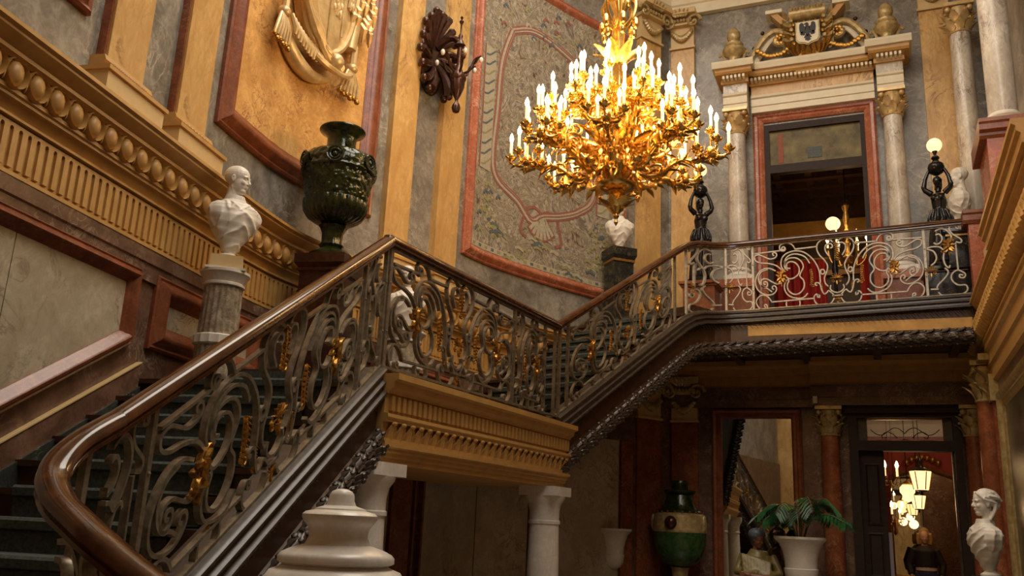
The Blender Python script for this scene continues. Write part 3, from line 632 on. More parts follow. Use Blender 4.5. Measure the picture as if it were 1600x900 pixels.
# curb band, brown fascia and carved garland following the flights and the gallery
leafm = MB(); leafm.ell((.045, 0, 0), (.068, .034, .014), 8); leafm.tube([(-.01, 0, .008), (.05, 0, .016), (.10, 0, .004)], [.008, .008, .004], 5); leafm.ell((.09, .018, .008), (.022, .016, .012), 6); leafm.ell((.09, -.018, .008), (.022, .016, .012), 6); leafm = mesh_of(leafm, 'garland_leaf', 'darkwood')
nutm = mesh_of(MB().ell((0, 0, 0), (.03, .03, .026), 8), 'garland_fruit', 'darkwood')
def rail_z(P, sh): return Path([(p[0], p[1], p[2]+sh) for p in P])
def stringer(label, pts, z_off=0, fascia='midwood', gar=True, tail=0, gz=-.55, nm='stair_stringer', gs=0):
    P = Path(pts); r_ = root(nm, label, 'stringer', pts[0])
    def F(s, z, o): p = P.at(s, -(-o)); return (p.x, p.y, p.z+z)
    cs = [(-.14, .0), (.05, .0), (.07, -.015), (.07, -.035), (.05, -.045), (.055, -.07), (.085, -.085), (.085, -.10), (.06, -.115), (.065, -.14), (.10, -.155), (.10, -.175), (.05, -.19), (.03, -.20), (-.14, -.20)]
    mould(MB(), F, 0, P.L, cs, .25).build('curb', 'darkwood', r_, True)
    mb = MB(); s = .05
    lm = MB()
    while s < P.L-.03:
        p = F(s, -.19, .075); d = Vector(F(s+.05, -.19, .075))-Vector(p); leaf(lm, p, (d.x*.5, d.y*.5, d.z-.02), (0, 0, -1), .10, .035, .3, 3); s += .07
    lm.build('leaf_edging', 'darkwood', r_)
    mould(MB(), F, 0, P.L, [(-.14, -.20), (.03, -.20), (.03, -.42), (.045, -.43), (.045, -.46), (-.14, -.46)], .25).build('fascia', fascia, r_)
    if gar:
        s = gs; k = 0; q = [F(u, -.53, .02) for u in steps(gs, P.L, .15)]
        MB().tube(q, .06, 8).build('garland_core', 'darkwood', r_)
        while s < P.L-.06:
            p = Vector(F(s, -.53, .02)); d = (Vector(F(s+.08, -.53, .02))-p).normalized(); sd = Vector(F(s, -.53, .12))-Vector(F(s, -.53, .02)); sd.normalize(); up = sd.cross(d)
            for j in range(5):
                a = -2.0+j*.85+(.42 if k % 2 else 0); nrm = (sd*cos(a)-up*sin(a)).normalized() if True else up
                X = (d+nrm*.22+(sd*.25*(1 if (k+j) % 2 else -1))).normalized(); Z = (nrm-X*nrm.dot(X)).normalized(); Y = Z.cross(X)
                m3 = Matrix((X, Y, Z)).transposed(); put(leafm, 'garland_leaf', r_, p+nrm*(.052+.008*((k*3+j*5) % 3)), m3.to_euler(), (1.05, 1.0+.25*((k+j) % 2), 1.2))
            s += .088; k += 1
    return r_
cz = -.03
H0 = .965  # rail top above curb top
rail = [(-1.55, 2.12, -.36), (-1.95, 2.10, -.20), (-2.17, 2.10, -.097), (-2.33, 2.13, -.03), (-2.475, 2.17, .03), (-2.60, 2.235, .10), (-2.665, 2.31, .175), (-2.705, 2.42, .25), (-2.75, 2.60, .34)]
flr = [tuple(p) for p in cat(rail, 4)]
f1p = [(-2.75, 2.60, .335), (A.x, A.y, 2.05)]
lnp = [(A.x, A.y, 2.05), (B.x, B.y, 2.08)]
f2p = [(B.x, B.y, 2.08), (-2.40, 11.12, 3.60)]
crv = [tuple(p) for p in cat([(-2.40, 11.12, 3.60), (-2.31, 11.42, 3.77), (-2.20, 11.72, 3.88), (-2.03, 12.0, 3.93), (-1.78, 12.1, 3.95), (-1.50, 12.12, 3.96)], 4)]
gal = [(-1.50, 12.12, 3.96), (1.14, 12.12, 4.04)]
def dn(P, q=1.0): return [(p[0], p[1], p[2]-q) for p in P]
stringer('carved dark stringer with leaf garland along the lower stair flight', dn(flr[8:-1]+f1p), gs=.2)
stringer('carved dark stringer with leaf garland rising from the landing and along the gallery edge', dn(f2p[:-1]+crv+gal[1:]), fascia='goldwood' if 0 else 'midwood')
MB().box(-1.9, 1.12, 12.085, 12.1, 2.60, 2.74).build('honey_panel', 'goldwood', bpy.data.objects['stair_stringer.001'])
bpy.data.objects['stair_stringer.001'].name = 'gallery_stringer'
struct(MB().box(-1.0, 1.1, 12.16, 12.2, 2.3, 2.35).build('trim_7', 'brown')) if 0 else None
# sloped soffits
def soffit(name, P0, P1, N, wl, z0, z1, label):
    mb = MB(); mb.grid([[(q.x, q.y, z-.1), (q.x, q.y, z), (q.x+N.x*wl, q.y+N.y*wl, z), (q.x+N.x*wl, q.y+N.y*wl, z-.1)] for q, z in ((P0, z0), (P1, z1))], cap=True)
    return mb.build('soffit', 'midwood', name)
soffit(f1, A+D1*0-D1*4.4+N1*.1, A+N1*.1, N1, 1.6, GZ+.05, LZ-.36, '')
soffit(f2, B+N2*.1, Cc+N2*.1, N2, 1.85, LZ-.42, HZ-.36, '')
# gallery floor
GA = root('gallery_floor', 'gallery floor slab with panelled dark underside', 'gallery', (-1.0, 12.9, HZ))
wp = [WALL.at(s, .03) for s in (16.35, 16.8, 17.2, 17.6, 18.0)]
poly(MB(), [(-2.25, 11.6), (-2.03, 12.0), (-1.7, 12.12), (1.3, 12.12), (1.3, YB-.01)]+[(p.x, p.y) for p in reversed(wp)], HZ-.42, HZ).build('slab', 'midwood', GA)
for x in (-1.9, -.95, 0, .95): MB().box(x-.05, x+.05, 12.2, YB-.05, HZ-.50, HZ-.40).build('ceiling_beam', 'darkwood', GA)
# lower entablature on the back wall, stepped forward over the door
en2 = root('lower_entablature', 'dark entablature under the gallery, stepped forward above the tall door', 'entablature', (0, YB, 1.82))
def lowent(x0, x1, d):
    mould(MB(), MBk, x0, x1, [(0, 1.84), (d, 1.84), (d, 1.95), (d+.02, 1.96), (d+.02, 2.10), (d+.06, 2.13), (0, 2.13)], 9).build('architrave', 'brown', en2)
    mould(MB(), MBk, x0, x1, [(0, 2.13), (d+.02, 2.13), (d+.02, 2.30), (d+.10, 2.32), (d+.10, 2.40), (d+.18, 2.44), (d+.18, 2.52), (0, 2.52)], 9).build('cornice', 'ochre', en2)
    mb = MB(); n_ = int((x1-x0)/.05)
    for k in range(n_): u = x0+(x1-x0)*(k+.5)/n_; wbox(mb, MBk, u-.014, u+.014, 2.16, 2.28, d, d+.04, 9)
    mb.build('flutes', 'ochre', en2)
lowent(-3.1, -.93, .14); lowent(-.93, 1.35, .34)
mb = MB(); mould(mb, ML, 16.6, 18.0, [(0, 2.13), (.16, 2.13), (.16, 2.30), (.24, 2.32), (.3, 2.5), (0, 2.5)], .2); mb.build('side_cornice', 'ochre', en2)
# ================================================================ IRON BALUSTRADE
# every curve in metres: u along the run from the left post, v above the curb. H is the height to the rail
def px1(P):   # helper for the traced design, 620 tracing units = the clear height
    return [((x-105)/620, (815-.078*x-y)/620) for x, y in P]
HALF = [px1(P) for P in [
 [(412, 222), (398, 232), (385, 225), (388, 208), (405, 203), (418, 218), (410, 238), (385, 240), (365, 222), (368, 190), (400, 170), (445, 166), (485, 185), (512, 228)],
 [(118, 265), (240, 252), (368, 238)], [(512, 226), (610, 217), (715, 206)],
 [(312, 285), (300, 280), (296, 266), (310, 256), (328, 262), (334, 284), (315, 308), (265, 317), (215, 296), (165, 275), (125, 288), (128, 328), (175, 354), (250, 360), (310, 374), (350, 398), (400, 448)],
 [(410, 445), (375, 392), (380, 320), (425, 268), (510, 243), (590, 258), (655, 308), (700, 372), (726, 450), (731, 552)],
 [(458, 412), (425, 402), (405, 365), (425, 308), (480, 276), (545, 278), (605, 308), (640, 365)],
 [(435, 428), (405, 395), (412, 345), (450, 314), (515, 312), (562, 345), (580, 400), (545, 478), (578, 525), (580, 590), (540, 642), (485, 655), (435, 620), (425, 570), (440, 530), (430, 512)],
 [(425, 400), (430, 362), (465, 346), (510, 360), (540, 405), (535, 460), (495, 498), (445, 510), (415, 485)],
 [(425, 520), (400, 560), (402, 620), (440, 670), (510, 692), (570, 685), (612, 645)],
 [(320, 432), (262, 408), (200, 415), (150, 460), (125, 530), (138, 600), (185, 645), (250, 662), (300, 645), (323, 608), (312, 578), (288, 578), (284, 600), (300, 608)],
 [(245, 418), (185, 440), (155, 490), (165, 550), (200, 590), (235, 600), (280, 632)],
 [(222, 562), (205, 555), (208, 538), (228, 536), (240, 556), (232, 582), (205, 590), (180, 565), (185, 518), (230, 508), (275, 532), (325, 556), (375, 545)],
 [(218, 778), (205, 768), (208, 752), (226, 755), (230, 778), (210, 798), (170, 795), (135, 758), (130, 715), (160, 675), (205, 664), (245, 685), (275, 727)],
 [(275, 727), (470, 710), (672, 692)],
 [(412, 725), (412, 765), (435, 782), (458, 772)], [(535, 715), (535, 755), (512, 775), (490, 768)],
 [(712, 685), (698, 678), (700, 662), (718, 665), (715, 690)], [(715, 668), (690, 655), (668, 680), (675, 725), (710, 755), (765, 760), (820, 735), (850, 690)],
 [(702, 572), (685, 570), (686, 552), (708, 548), (728, 565), (738, 610), (760, 652), (785, 640), (800, 622), (828, 640), (850, 668)],
 [(800, 582), (775, 552), (770, 500), (795, 440), (802, 385), (775, 335), (735, 290), (712, 235), (720, 180), (760, 145), (815, 138), (860, 165)],
 [(820, 300), (790, 250), (790, 205), (820, 180), (850, 190), (855, 215), (835, 222)],
 [(740, 452), (738, 432), (758, 424), (774, 440), (768, 462), (748, 468), (735, 452)],
 [(824, 572), (818, 605), (845, 632), (880, 640)], [(832, 668), (880, 665)]]]
NARROW = [[((x-505)/640, (752-.05*(x-505)-y)/640) for x, y in P] for P in [
 [(598, 178), (625, 172), (645, 200), (640, 240), (605, 266), (580, 250)],
 [(596, 142), (650, 122), (700, 158), (717, 220), (690, 285), (655, 322), (620, 292), (560, 288), (522, 302)],
 [(775, 132), (758, 122), (765, 102), (788, 108), (785, 135), (765, 90), (725, 92), (706, 130), (730, 180), (788, 230), (785, 262), (748, 252)],
 [(745, 262), (746, 400), (748, 512)],
 [(702, 335), (692, 316), (662, 328), (644, 392), (655, 460), (680, 488), (690, 466)],
 [(522, 308), (570, 328), (592, 382), (578, 430), (545, 462)],
 [(648, 490), (672, 522), (650, 572), (590, 640), (578, 672)],
 [(782, 562), (755, 556), (758, 582), (788, 582), (796, 548), (745, 514), (700, 545), (694, 600), (735, 648), (795, 652), (802, 700), (750, 738), (670, 742), (610, 736), (585, 708)], [(530, 680), (588, 680)]]]
TT, DD = .019, .034
def bar(F, P, nm, mat, parent, tt=TT, dd=DD, n=4):
    if mat == 'iron' and 'pale' in parent['label']: mat = 'paleiron'
    Q = cat([(a, b_, 0) for a, b_ in P], n) if len(P) > 2 else [Vector((P[0][0]+(P[1][0]-P[0][0])*k/4, P[0][1]+(P[1][1]-P[0][1])*k/4, 0)) for k in range(5)]
    rows = []
    for i, p in enumerate(Q):
        t_ = Q[min(i+1, len(Q)-1)]-Q[max(i-1, 0)]; t_ = t_.normalized() if t_.length > 1e-8 else Vector((1, 0, 0)); a, b_ = -t_.y*tt/2, t_.x*tt/2
        rows.append([F(p.x+a, p.y+b_, -dd/2), F(p.x+a, p.y+b_, dd/2), F(p.x-a, p.y-b_, dd/2), F(p.x-a, p.y-b_, -dd/2)])
    return MB().grid(rows, cap=True).build(nm, mat, parent, True)
def ornament(F, u, v, sz, parent, kind=0):
    mb = MB(); sz = sz*.92
    def e(du, dv, ru, rv, ow=.0, tilt=0, bend=0.):      # a small pointed leaf lobe in the plane of the balustrade
        rows = []; n = 6
        for i in range(6):
            q = i/5; wd = ru*(sin(pi*min(1, q*.92+.04))**.7)*(1 if q < .75 else .7); c = (q*2-1)*rv; bx = bend*q*q
            row = []
            for k in range(n):
                a = wd*cos(2*pi*k/n)+bx; x = a*cos(tilt)-c*sin(tilt); z = a*sin(tilt)+c*cos(tilt)
                row.append(F(u+(du+x)*sz, v+(dv+z)*sz, (ow+.10*sin(2*pi*k/n)+.06*q)*sz))
            rows.append(row)
        mb.grid(rows, cap=True)
    def sp(cx, cy, r0, turns, a0, sg=1, th=.055):
        P = []
        for k in range(22):
            q = k/21; a = a0+sg*q*turns*2*pi; rr = r0*(1-.8*q); P.append(Vector(F(u+(cx+rr*cos(a))*sz, v+(cy+rr*sin(a))*sz, .06*sz)))
        mb.tube(P, [th*sz*(1-.3*k/21) for k in range(22)], 6)
    if kind == 0:      # leafy cartouche
        for k in range(9): a = k*2*pi/9+.2; e(.26*cos(a), .40*sin(a), .15, .20, .10*(k % 2), a-pi/2, .08*(-1)**k)
        e(0, .05, .13, .30, .16); sp(.30, .42, .18, 1.1, 0); sp(-.28, -.40, .18, 1.1, 3.1); sp(.25, -.45, .14, 1, 1.5, -1); e(.02, -.72, .08, .18, .05, .2)
    elif kind == 1:    # palmette
        for k in range(7): a = (k-3)*.42; e(.30*sin(a), .10+.28*cos(a), .065, .26, .08, -a, .05*(k-3))
        sp(.26, -.16, .17, 1.1, 1.6, -1); sp(-.26, -.16, .17, 1.1, 1.6, 1); e(0, -.36, .08, .22, .12, pi)
    elif kind == 2:    # long serrated leaf with a curled foot
        P = [Vector(F(u+(.10*sin(3.2*q))*sz, v+(.95-1.75*q)*sz, .02*sz)) for q in [k/14 for k in range(15)]]
        mb.tube(P, [(.03+.085*sin(pi*min(1, k/13+.08)))*sz for k in range(15)], 6)
        for k in range(8):
            q = (k+.5)/8; x = .10*sin(3.2*q); z = .95-1.75*q; e(x+.10, z, .05, .13, .02, -2.3, .04); e(x-.09, z-.03, .04, .10, .02, 2.3, -.04)
        sp(.20, -.84, .17, 1.2, 3.1, 1, .065)
    else:
        for k in range(6): a = k*pi/3; e(.22*cos(a), .22*sin(a), .11, .20, .06, a-pi/2)
        e(0, 0, .14, .14, .16)
    return mb.build('gilt_ornament', 'gold', parent, True)
def runF(P, H):
    def F(u, v, w_):
        p = P.at(u, 0); n = P.at(u, 1); return (p.x+(n.x-p.x)*w_, p.y+(n.y-p.y)*w_, p.z-1.0+v*H)
    return F
HH = .925
def halfmod(F, c, sc_, sg, parent, gold=True, extra=True):   # c: centre of the module
    W = (880-105)/620.
    def G(u, v, w_): return F(c+sg*(W-u)*sc_*HH, v, w_)
    Q = lambda u, v, w_: G(u, v, w_)
    for P in HALF: bar(Q, P, 'scroll', 'iron', parent)
    # small rivets
    if gold:
        ornament(G, (370-105)/620, (815-.078*370-487)/620, .20, parent, 0)
        ornament(G, (645-105)/620, (815-.078*645-500)/620, .155, parent, 2)
        ornament(G, (740-105)/620, (815-.078*740-600)/620, .09, parent, 2)
        ornament(G, (472-105)/620, (815-.078*472-705)/620, .06, parent, 3)
def centre(F, c, parent):
    ornament(lambda u, v, w_: F(c+u, v, w_), 0, (815-.078*880-515)/620, .16, parent, 1)
    ornament(lambda u, v, w_: F(c+u, v, w_), 0, (815-.078*880-705)/620, .09, parent, 1)
    ornament(lambda u, v, w_: F(c+u, v, w_), 0, .80, .16, parent, 2)
def post(F, u, parent, w_=.03):
    rows = [[F(u-w_/2, v, -w_/2), F(u+w_/2, v, -w_/2), F(u+w_/2, v, w_/2), F(u-w_/2, v, w_/2)] for v in (0, .5, 1.0)]
    o = MB().grid(rows, cap=True).build('post', 'paleiron' if 'pale' in parent['label'] else 'iron', parent)
    for v in (.3, .7):
        mb = MB(); p = F(u, v, .017); mb.ell(p, .009, 6); mb.build('rivet', 'iron', o)
def narrow(F, u0, u1, parent, sg=1, gold=True):
    W = (820-505)/640.
    def G(u, v, w_): q = u/W; return F(u0+(u1-u0)*(q if sg > 0 else 1-q), v, w_)
    for P in NARROW: bar(G, P, 'scroll', 'iron', parent, TT*1.0)
    if gold: ornament(lambda u, v, w_: F(u0+(u1-u0)*.12+u, v, w_), 0, .36, .16, parent, 1)
def bottom_bar(F, u0, u1, parent):
    rows = [[F(u, .0, -.02), F(u, .0, .02), F(u, .022, .02), F(u, .022, -.02)] for u in steps(u0, u1, .1)]
    MB().grid(rows, cap=True).build('bottom_bar', 'iron', parent)
def top_bar(F, u0, u1, parent):
    rows = [[F(u, .985, -.022), F(u, .985, .022), F(u, 1.01, .022), F(u, 1.01, -.022)] for u in steps(u0, u1, .1)]
    MB().grid(rows, cap=True).build('top_bar', 'iron', parent)
G_ = 'wrought iron balustrade runs of the grand stair'
# curved start
P0 = Path(flr); F0 = runF(P0, HH); b0 = root('iron_balustrade', 'short curved balustrade run at the foot of the stair, behind the swept rail', 'balustrade', (flr[0][0], flr[0][1], flr[0][2]-1), G_)
bottom_bar(F0, 0, P0.L, b0); top_bar(F0, 0, P0.L, b0); post(F0, P0.L-.14, b0)
narrow(F0, .05, .55, b0); narrow(F0, .55, 1.0, b0, -1); post(F0, .04, b0); post(F0, .55, b0)
ornament(F0, .78, .55, .2, b0, 1)
# lower flight
P1 = Path(f1p); F1 = runF(P1, HH); L1 = P1.L; b1 = root('iron_balustrade', 'scrolled balustrade run with gilt leaves on the lower stair flight', 'balustrade', (f1p[0][0], f1p[0][1], f1p[0][2]-1), G_)
bottom_bar(F1, 0, L1, b1); top_bar(F1, 0, L1, b1)
c1 = L1-1.58; halfmod(F1, c1, .95, -1, b1); halfmod(F1, c1, .95, 1, b1); centre(F1, c1, b1)
post(F1, L1-.02, b1); post(F1, L1-.42, b1); narrow(F1, L1-.42, L1-.04, b1, -1, False); post(F1, c1-1.13, b1); narrow(F1, -.1, c1-1.15, b1)
# landing
P2 = Path(lnp); F2_ = runF(P2, HH); L2 = P2.L; b2 = root('iron_balustrade', 'level balustrade run along the edge of the landing', 'balustrade', (A.x, A.y, LZ), G_)
bottom_bar(F2_, 0, L2, b2); top_bar(F2_, 0, L2, b2); post(F2_, .04, b2, .035); post(F2_, 2.16, b2); post(F2_, L2-.05, b2); post(F2_, L2-.30, b2)
halfmod(F2_, 1.1, .90, -1, b2); halfmod(F2_, 1.1, .90, 1, b2); centre(F2_, 1.1, b2)
halfmod(F2_, 2.20, .6, 1, b2)
# upper flight
P3 = Path(f2p); F3 = runF(P3, HH); L3 = P3.L; b3 = root('iron_balustrade', 'scrolled balustrade run climbing from the landing to the gallery', 'balustrade', (B.x, B.y, LZ), G_)
bottom_bar(F3, 0, L3, b3); top_bar(F3, 0, L3, b3); post(F3, .05, b3); post(F3, .2, b3)
halfmod(F3, 1.36, .96, -1, b3); halfmod(F3, 1.36, .96, 1, b3); centre(F3, 1.36, b3); post(F3, L3-.01, b3)
# gallery with its curved corner
P4 = Path(crv+gal[1:]); F4 = runF(P4, HH); L4 = P4.L; cL = Path(crv).L; b4 = root('iron_balustrade', 'pale level balustrade run along the gallery edge', 'balustrade', (crv[0][0], crv[0][1], HZ), G_)
bottom_bar(F4, 0, L4, b4); top_bar(F4, 0, L4, b4)
xu = lambda x: cL+(x+1.50)
post(F4, .3, b4); narrow(F4, .32, xu(-1.90), b4, -1); post(F4, xu(-1.90), b4); narrow(F4, xu(-1.90), xu(-1.53), b4); post(F4, xu(-1.53), b4)
halfmod(F4, xu(-.445), .935, -1, b4); halfmod(F4, xu(-.445), .935, 1, b4); centre(F4, xu(-.445), b4); post(F4, xu(.64), b4); narrow(F4, xu(.64), xu(1.12), b4, 1); ornament(F4, xu(.92), .72, .2, b4, 0)
# the handrail: one continuous moulded length
def railsweep(pts, parent, w_, h, nm='rail_length', mat='wood'):
    P = Path(pts) ; rows = []
    pr_ = [(-.5, -.55), (-.5, -.35), (-.42, -.28), (-.55, -.1), (-.5, .22), (-.32, .44), (0, .5), (.32, .44), (.5, .22), (.55, -.1), (.42, -.28), (.5, -.35), (.5, -.55)]
    for i, p in enumerate(P.p):
        n = P.n[i]; rows.append([(p.x+n.x*a*w_, p.y+n.y*a*w_, p.z-h*.5+b_*h) for a, b_ in pr_])
    return MB().grid(rows, cap=True).build(nm, mat, parent, True)
hr = root('handrail', 'continuous polished brown wooden handrail of the grand stair', 'handrail', (A.x, A.y, LZ))
U_ = lambda P: [(p[0], p[1], p[2]+.012) for p in P]
railsweep(U_(flr), hr, .100, .082); railsweep(U_([flr[-1], tuple(Vector(f1p[1]))]), hr, .098, .080)
Ax = Vector(f1p[1]); railsweep(U_([tuple(Ax), tuple(Vector(lnp[1]))]), hr, .098, .080); railsweep(U_([lnp[1]]+[f2p[1]]), hr, .098, .080); railsweep(U_(crv+gal[1:]), hr, .098, .080)
for p in (f1p[1], lnp[1]): MB().lathe([(.048, -.068), (.051, -.03), (.038, .004), (.01, .012)], p, 16).build('rail_corner', 'wood', hr, True)
# white marble newel with turned top
nw = root('newel_post', 'turned white marble newel post with a rounded knob, in the foreground', 'newel', (-1.33, 2.05, GZ))
MB().lathe([(.20, 1.42), (.205, 1.45), (.205, 1.47), (.17, 1.485), (.155, 1.5), (.155, 1.505), (.15, 1.52), (.145, 1.535)], (-1.33, 2.05, GZ), 40)
def zz(y): return {765: .066}.get(y, .066-(y-765)*.00170)
MB().lathe([(.10, -.30), (.185, -.26), (.185, -.175), (.178, -.165), (.175, -.158), (.178, -.155), (.168, -.14), (.145, -.132), (.135, -.125), (.150, -.118), (.150, -.105), (.142, -.096), (.135, -.093), (.130, -.09), (.118, -.085), (.085, -.075), (.076, -.055), (.078, -.035), (.088, -.022), (.092, -.018), (.098, -.008), (.098, .0), (.090, .007), (.068, .012), (.066, .016), (.040, .024), (.034, .036), (.033, .05), (.026, .061), (.012, .067), (.001, .068)], (-1.33, 2.05, 0), 48).build('turned_top', 'white', nw, 'all' if 0 else True)
MB().lathe([(.19, GZ), (.19, GZ+.2), (.15, GZ+.25), (.13, GZ+.3), (.12, -.5), (.14, -.42), (.10, -.30)], (-1.33, 2.05, 0), 32).build('shaft', 'white', nw, True)
# white columns under the landing
for p, lb in ((A+DL*.03+NL*-.04, 'white marble column under the near corner of the landing'), (A+DL*(LL-.22)-NL*.05, 'white marble column under the far corner of the landing')):
    c = root('column', lb, 'column', (p.x, p.y, GZ)); mb = MB()
    mb.lathe([(.165, .35), (.163, .8), (.155, 1.3), (.147, 1.60), (.160, 1.61), (.160, 1.635), (.15, 1.645), (.15, 1.73), (.165, 1.80), (.20, 1.85), (.205, 1.88)], (p.x, p.y, GZ), 36); mb.build('shaft', 'white', c, True)
    MB().lathe([(.21, 0), (.21, .12), (.22, .15), (.21, .19), (.18, .22), (.19, .27), (.17, .35)], (p.x, p.y, GZ), 32).build('base', 'white', c, True)
    mb = MB(); q = .20; P_ = [p+DL*a+NL*b_ for a, b_ in ((-q, -q), (q, -q), (q, q), (-q, q))]; poly(mb, [(v.x, v.y) for v in P_], GZ+1.88, GZ+1.97); mb.build('abacus', 'white', c)
# ================================================================ LOWER HALL UNDER THE GALLERY
# tall looking glass
mg = root('wall_mirror', 'tall looking glass in a red marble frame, reflecting the stair', 'mirror', (-1.75, YB, GZ))
def jamb2(x0, x1, z0, z1, w_, mat, parent, d=.1):
    pf = [(0, -.02), (0, d*.7), (w_*.2, d), (w_*.45, d*.9), (w_*.55, d*.55), (w_*.8, d*.65), (w_, d*.3), (w_, -.02)]
    frames(MBk, [(x0, z0), (x1, z0), (x1, z1), (x0, z1)], pf, 'moulding', mat, parent, 9)
jamb2(-2.41, -1.10, GZ+.3, 1.83, .145, 'red', mg)
MB().box(-2.28, -1.23, YB-.015, YB-.005, GZ+.43, 1.70).build('glass', 'mirror', mg)
MB().box(-2.41, -1.10, YB-.12, YB, GZ, GZ+.3).build('foot', 'red', mg)
for x, y, lb in ((-.70, YB-.2, 'deep red lower column between the looking glass and the tall door'), (1.16, YB-.2, 'deep red lower column right of the tall door')):
    column(lb, x, y, GZ, 1.83, .135, 'deepred', 'olive', .42)
# tall dark door
d2 = struct(MB().box(-.45, -.33, YB-.16, YB+.05, GZ, 1.80).build('door_2', 'doorwood'))
for b_ in ((.90, 1.0, GZ, 1.80), (-.33, .90, 1.68, 1.80), (-.33, .90, 1.22, 1.36)): MB().box(b_[0], b_[1], YB-.16, YB+.05, b_[2], b_[3]).build('door_frame', 'doorwood', d2)
MB().box(-.50, 1.05, YB-.24, YB-.1, 1.74, 1.84).build('door_head', 'doorwood', d2)
MB().box(-.33, -.20, YB-.05, YB, 1.36, 1.68).build('door_frame', 'darkwood', d2); MB().box(.78, .90, YB-.05, YB, 1.36, 1.68).build('door_frame', 'darkwood', d2)
for side in ((-.20, .78, 1.36, 1.375), (-.20, .78, 1.665, 1.68)): MB().box(side[0], side[1], YB-.06, YB-.03, side[2], side[3]).build('brass_bead', 'gold', d2)
MB().box(-.20, .78, YB-.02, YB-.015, 1.37, 1.67).build('transom_glass', 'glass', d2)
for sg in (-1, 1):
    for P in ([(0, 0), (.06, .06), (.14, .08), (.22, .03), (.30, -.02), (.38, .0), (.45, .06)], [(.10, -.06), (.16, 0), (.24, .02), (.30, -.03), (.28, -.07), (.24, -.05)], [(0, -.08), (.10, -.10), (.25, -.09), (.46, -.10)]):
        MB().tube(cat([(.29+sg*a, YB-.03, 1.47+b_) for a, b_ in P], 4), .006, 6).build('iron_scroll', 'bronze', d2)
lf_ = MB().box(-.33, .0, YB-.02, YB+.04, GZ, 1.22).build('door_leaf', 'doorwood', d2)
for z0_, z1_ in ((-1.4, -.6), (-.5, .1), (.2, 1.05)): frames(MBk, [(-.27, z0_), (-.06, z0_), (-.06, z1_), (-.27, z1_)], [(0, .0), (0, .035), (.02, .04), (.04, .02), (.04, 0)], 'panel_moulding', 'doorwood', lf_, 9)
MB().box(.87, .9, YB-.03, YB+.1, GZ, 1.22).build('open_leaf', 'darkwood', d2)
# small white sensor box on the wall
tag(MB().box(-.90, -.84, YB-.42, YB-.36, 1.86, 1.96).build('sensor_box', 'white'), 'small white sensor box above the looking glass corner', 'sensor')
# ---------------------------------------------------------------- red room beyond
Y2 = 20.5
struct(MB().box(-3.0, 3.6, Y2, Y2+.2, GZ, 3.0).build('wall_back', 'red_wall')); struct(MB().box(2.2, 2.4, YB+.3, Y2, GZ, 3.0).build('wall_right', 'red_wall')); struct(MB().box(-2.4, -2.2, YB+.3, Y2, GZ, 3.0).build('wall_left', 'red_wall'))
struct(MB().box(-3.0, 3.6, YB+.3, Y2+.2, 2.62, 2.7).build('ceiling', 'plaster'))
struct(mould(MB(), lambda s, z, o: (s, Y2-o, z), -2.2, 2.2, [(0, 2.12), (.10, 2.12), (.12, 2.20), (.05, 2.22), (.05, 2.38), (.25, 2.5), (.25, 2.62), (0, 2.62)], 9).build('trim_8', 'plaster'))
rm = root('wall_mirror', 'tall arched gilt mirror in the red room beyond the open door', 'mirror', (.75, Y2, -1.0))
FR = lambda x, z, o: (x, Y2-o, z)
ap = [(-.0, -.75), (1.45, -.75), (1.45, 1.15), (1.30, 1.35), (1.0, 1.45), (.72, 1.55), (.45, 1.45), (.15, 1.35), (.0, 1.15)]
frames(FR, ap, [(0, 0), (0, .08), (.05, .12), (.10, .06), (.10, 0)], 'frame_piece', 'gold', rm, 9)
plateY = MB(); n = len(ap); plateY.v += [FR(a, b_, .03) for a, b_ in ap]; plateY.f.append(tuple(range(n))); plateY.build('glass', 'mirror', rm)
mb = MB()
for k in range(7): mb.ell(FR(.725+(k-3)*.10, 1.58+.12*cos((k-3)*.5), .1), .07, 8)
mb.build('crest', 'gold', rm, True)
ct = root('console_table', 'gilt console table with green top below the far arched mirror', 'table', (.75, Y2-.3, GZ))
MB().box(.05, 1.45, Y2-.45, Y2-.02, -.98, -.90).build('top', 'glazeg', ct); MB().box(.1, 1.4, Y2-.42, Y2-.05, -1.12, -.98).build('apron', 'gold', ct)
for x in (.16, 1.34):
    MB().tube(cat([(x, Y2-.38, -1.1), (x+.05, Y2-.44, -1.3), (x-.02, Y2-.34, -1.5), (x, Y2-.38, GZ)], 4), [.05]*12+[.03], 8).build('leg', 'gold', ct, True)
for k, (z0_, z1_, lb) in enumerate(((.75, 1.35, 'upper'), (.05, .60, 'lower'))):
    pc = root('framed_picture', '%s small gilt-framed dark picture at the right edge of the far red wall' % lb, 'picture', FR(1.85, z0_, 0), None)
    frames(FR, [(1.60, z0_), (2.12, z0_), (2.12, z1_), (1.60, z1_)], [(0, 0), (0, .05), (.03, .07), (.07, .03), (.07, 0)], 'frame_piece', 'gold', pc, 9); MB().box(1.66, 2.06, Y2-.03, Y2-.02, z0_+.05, z1_-.05).build('canvas', 'oil', pc)
wd = root('white_door_casing', 'white painted casing at the left of the open doorway, inside the red room', 'casing', (.02, 15.4, GZ)); MB().box(-.10, .02, 15.3, 15.5, GZ, .12).build('casing_board', 'plaster', wd); MB().box(.02, .05, 15.33, 15.47, GZ, .12).build('casing_bead', 'plaster', wd)
def plight(loc, e, r_, col=(1, .62, .28)):
    l = bpy.data.lights.new('lamp_or_fill_light', 'POINT'); l.energy = e; l.color = col; l.shadow_soft_size = r_; o = bpy.data.objects.new('lamp_or_fill_light', l); C.objects.link(o); o.location = loc; return o
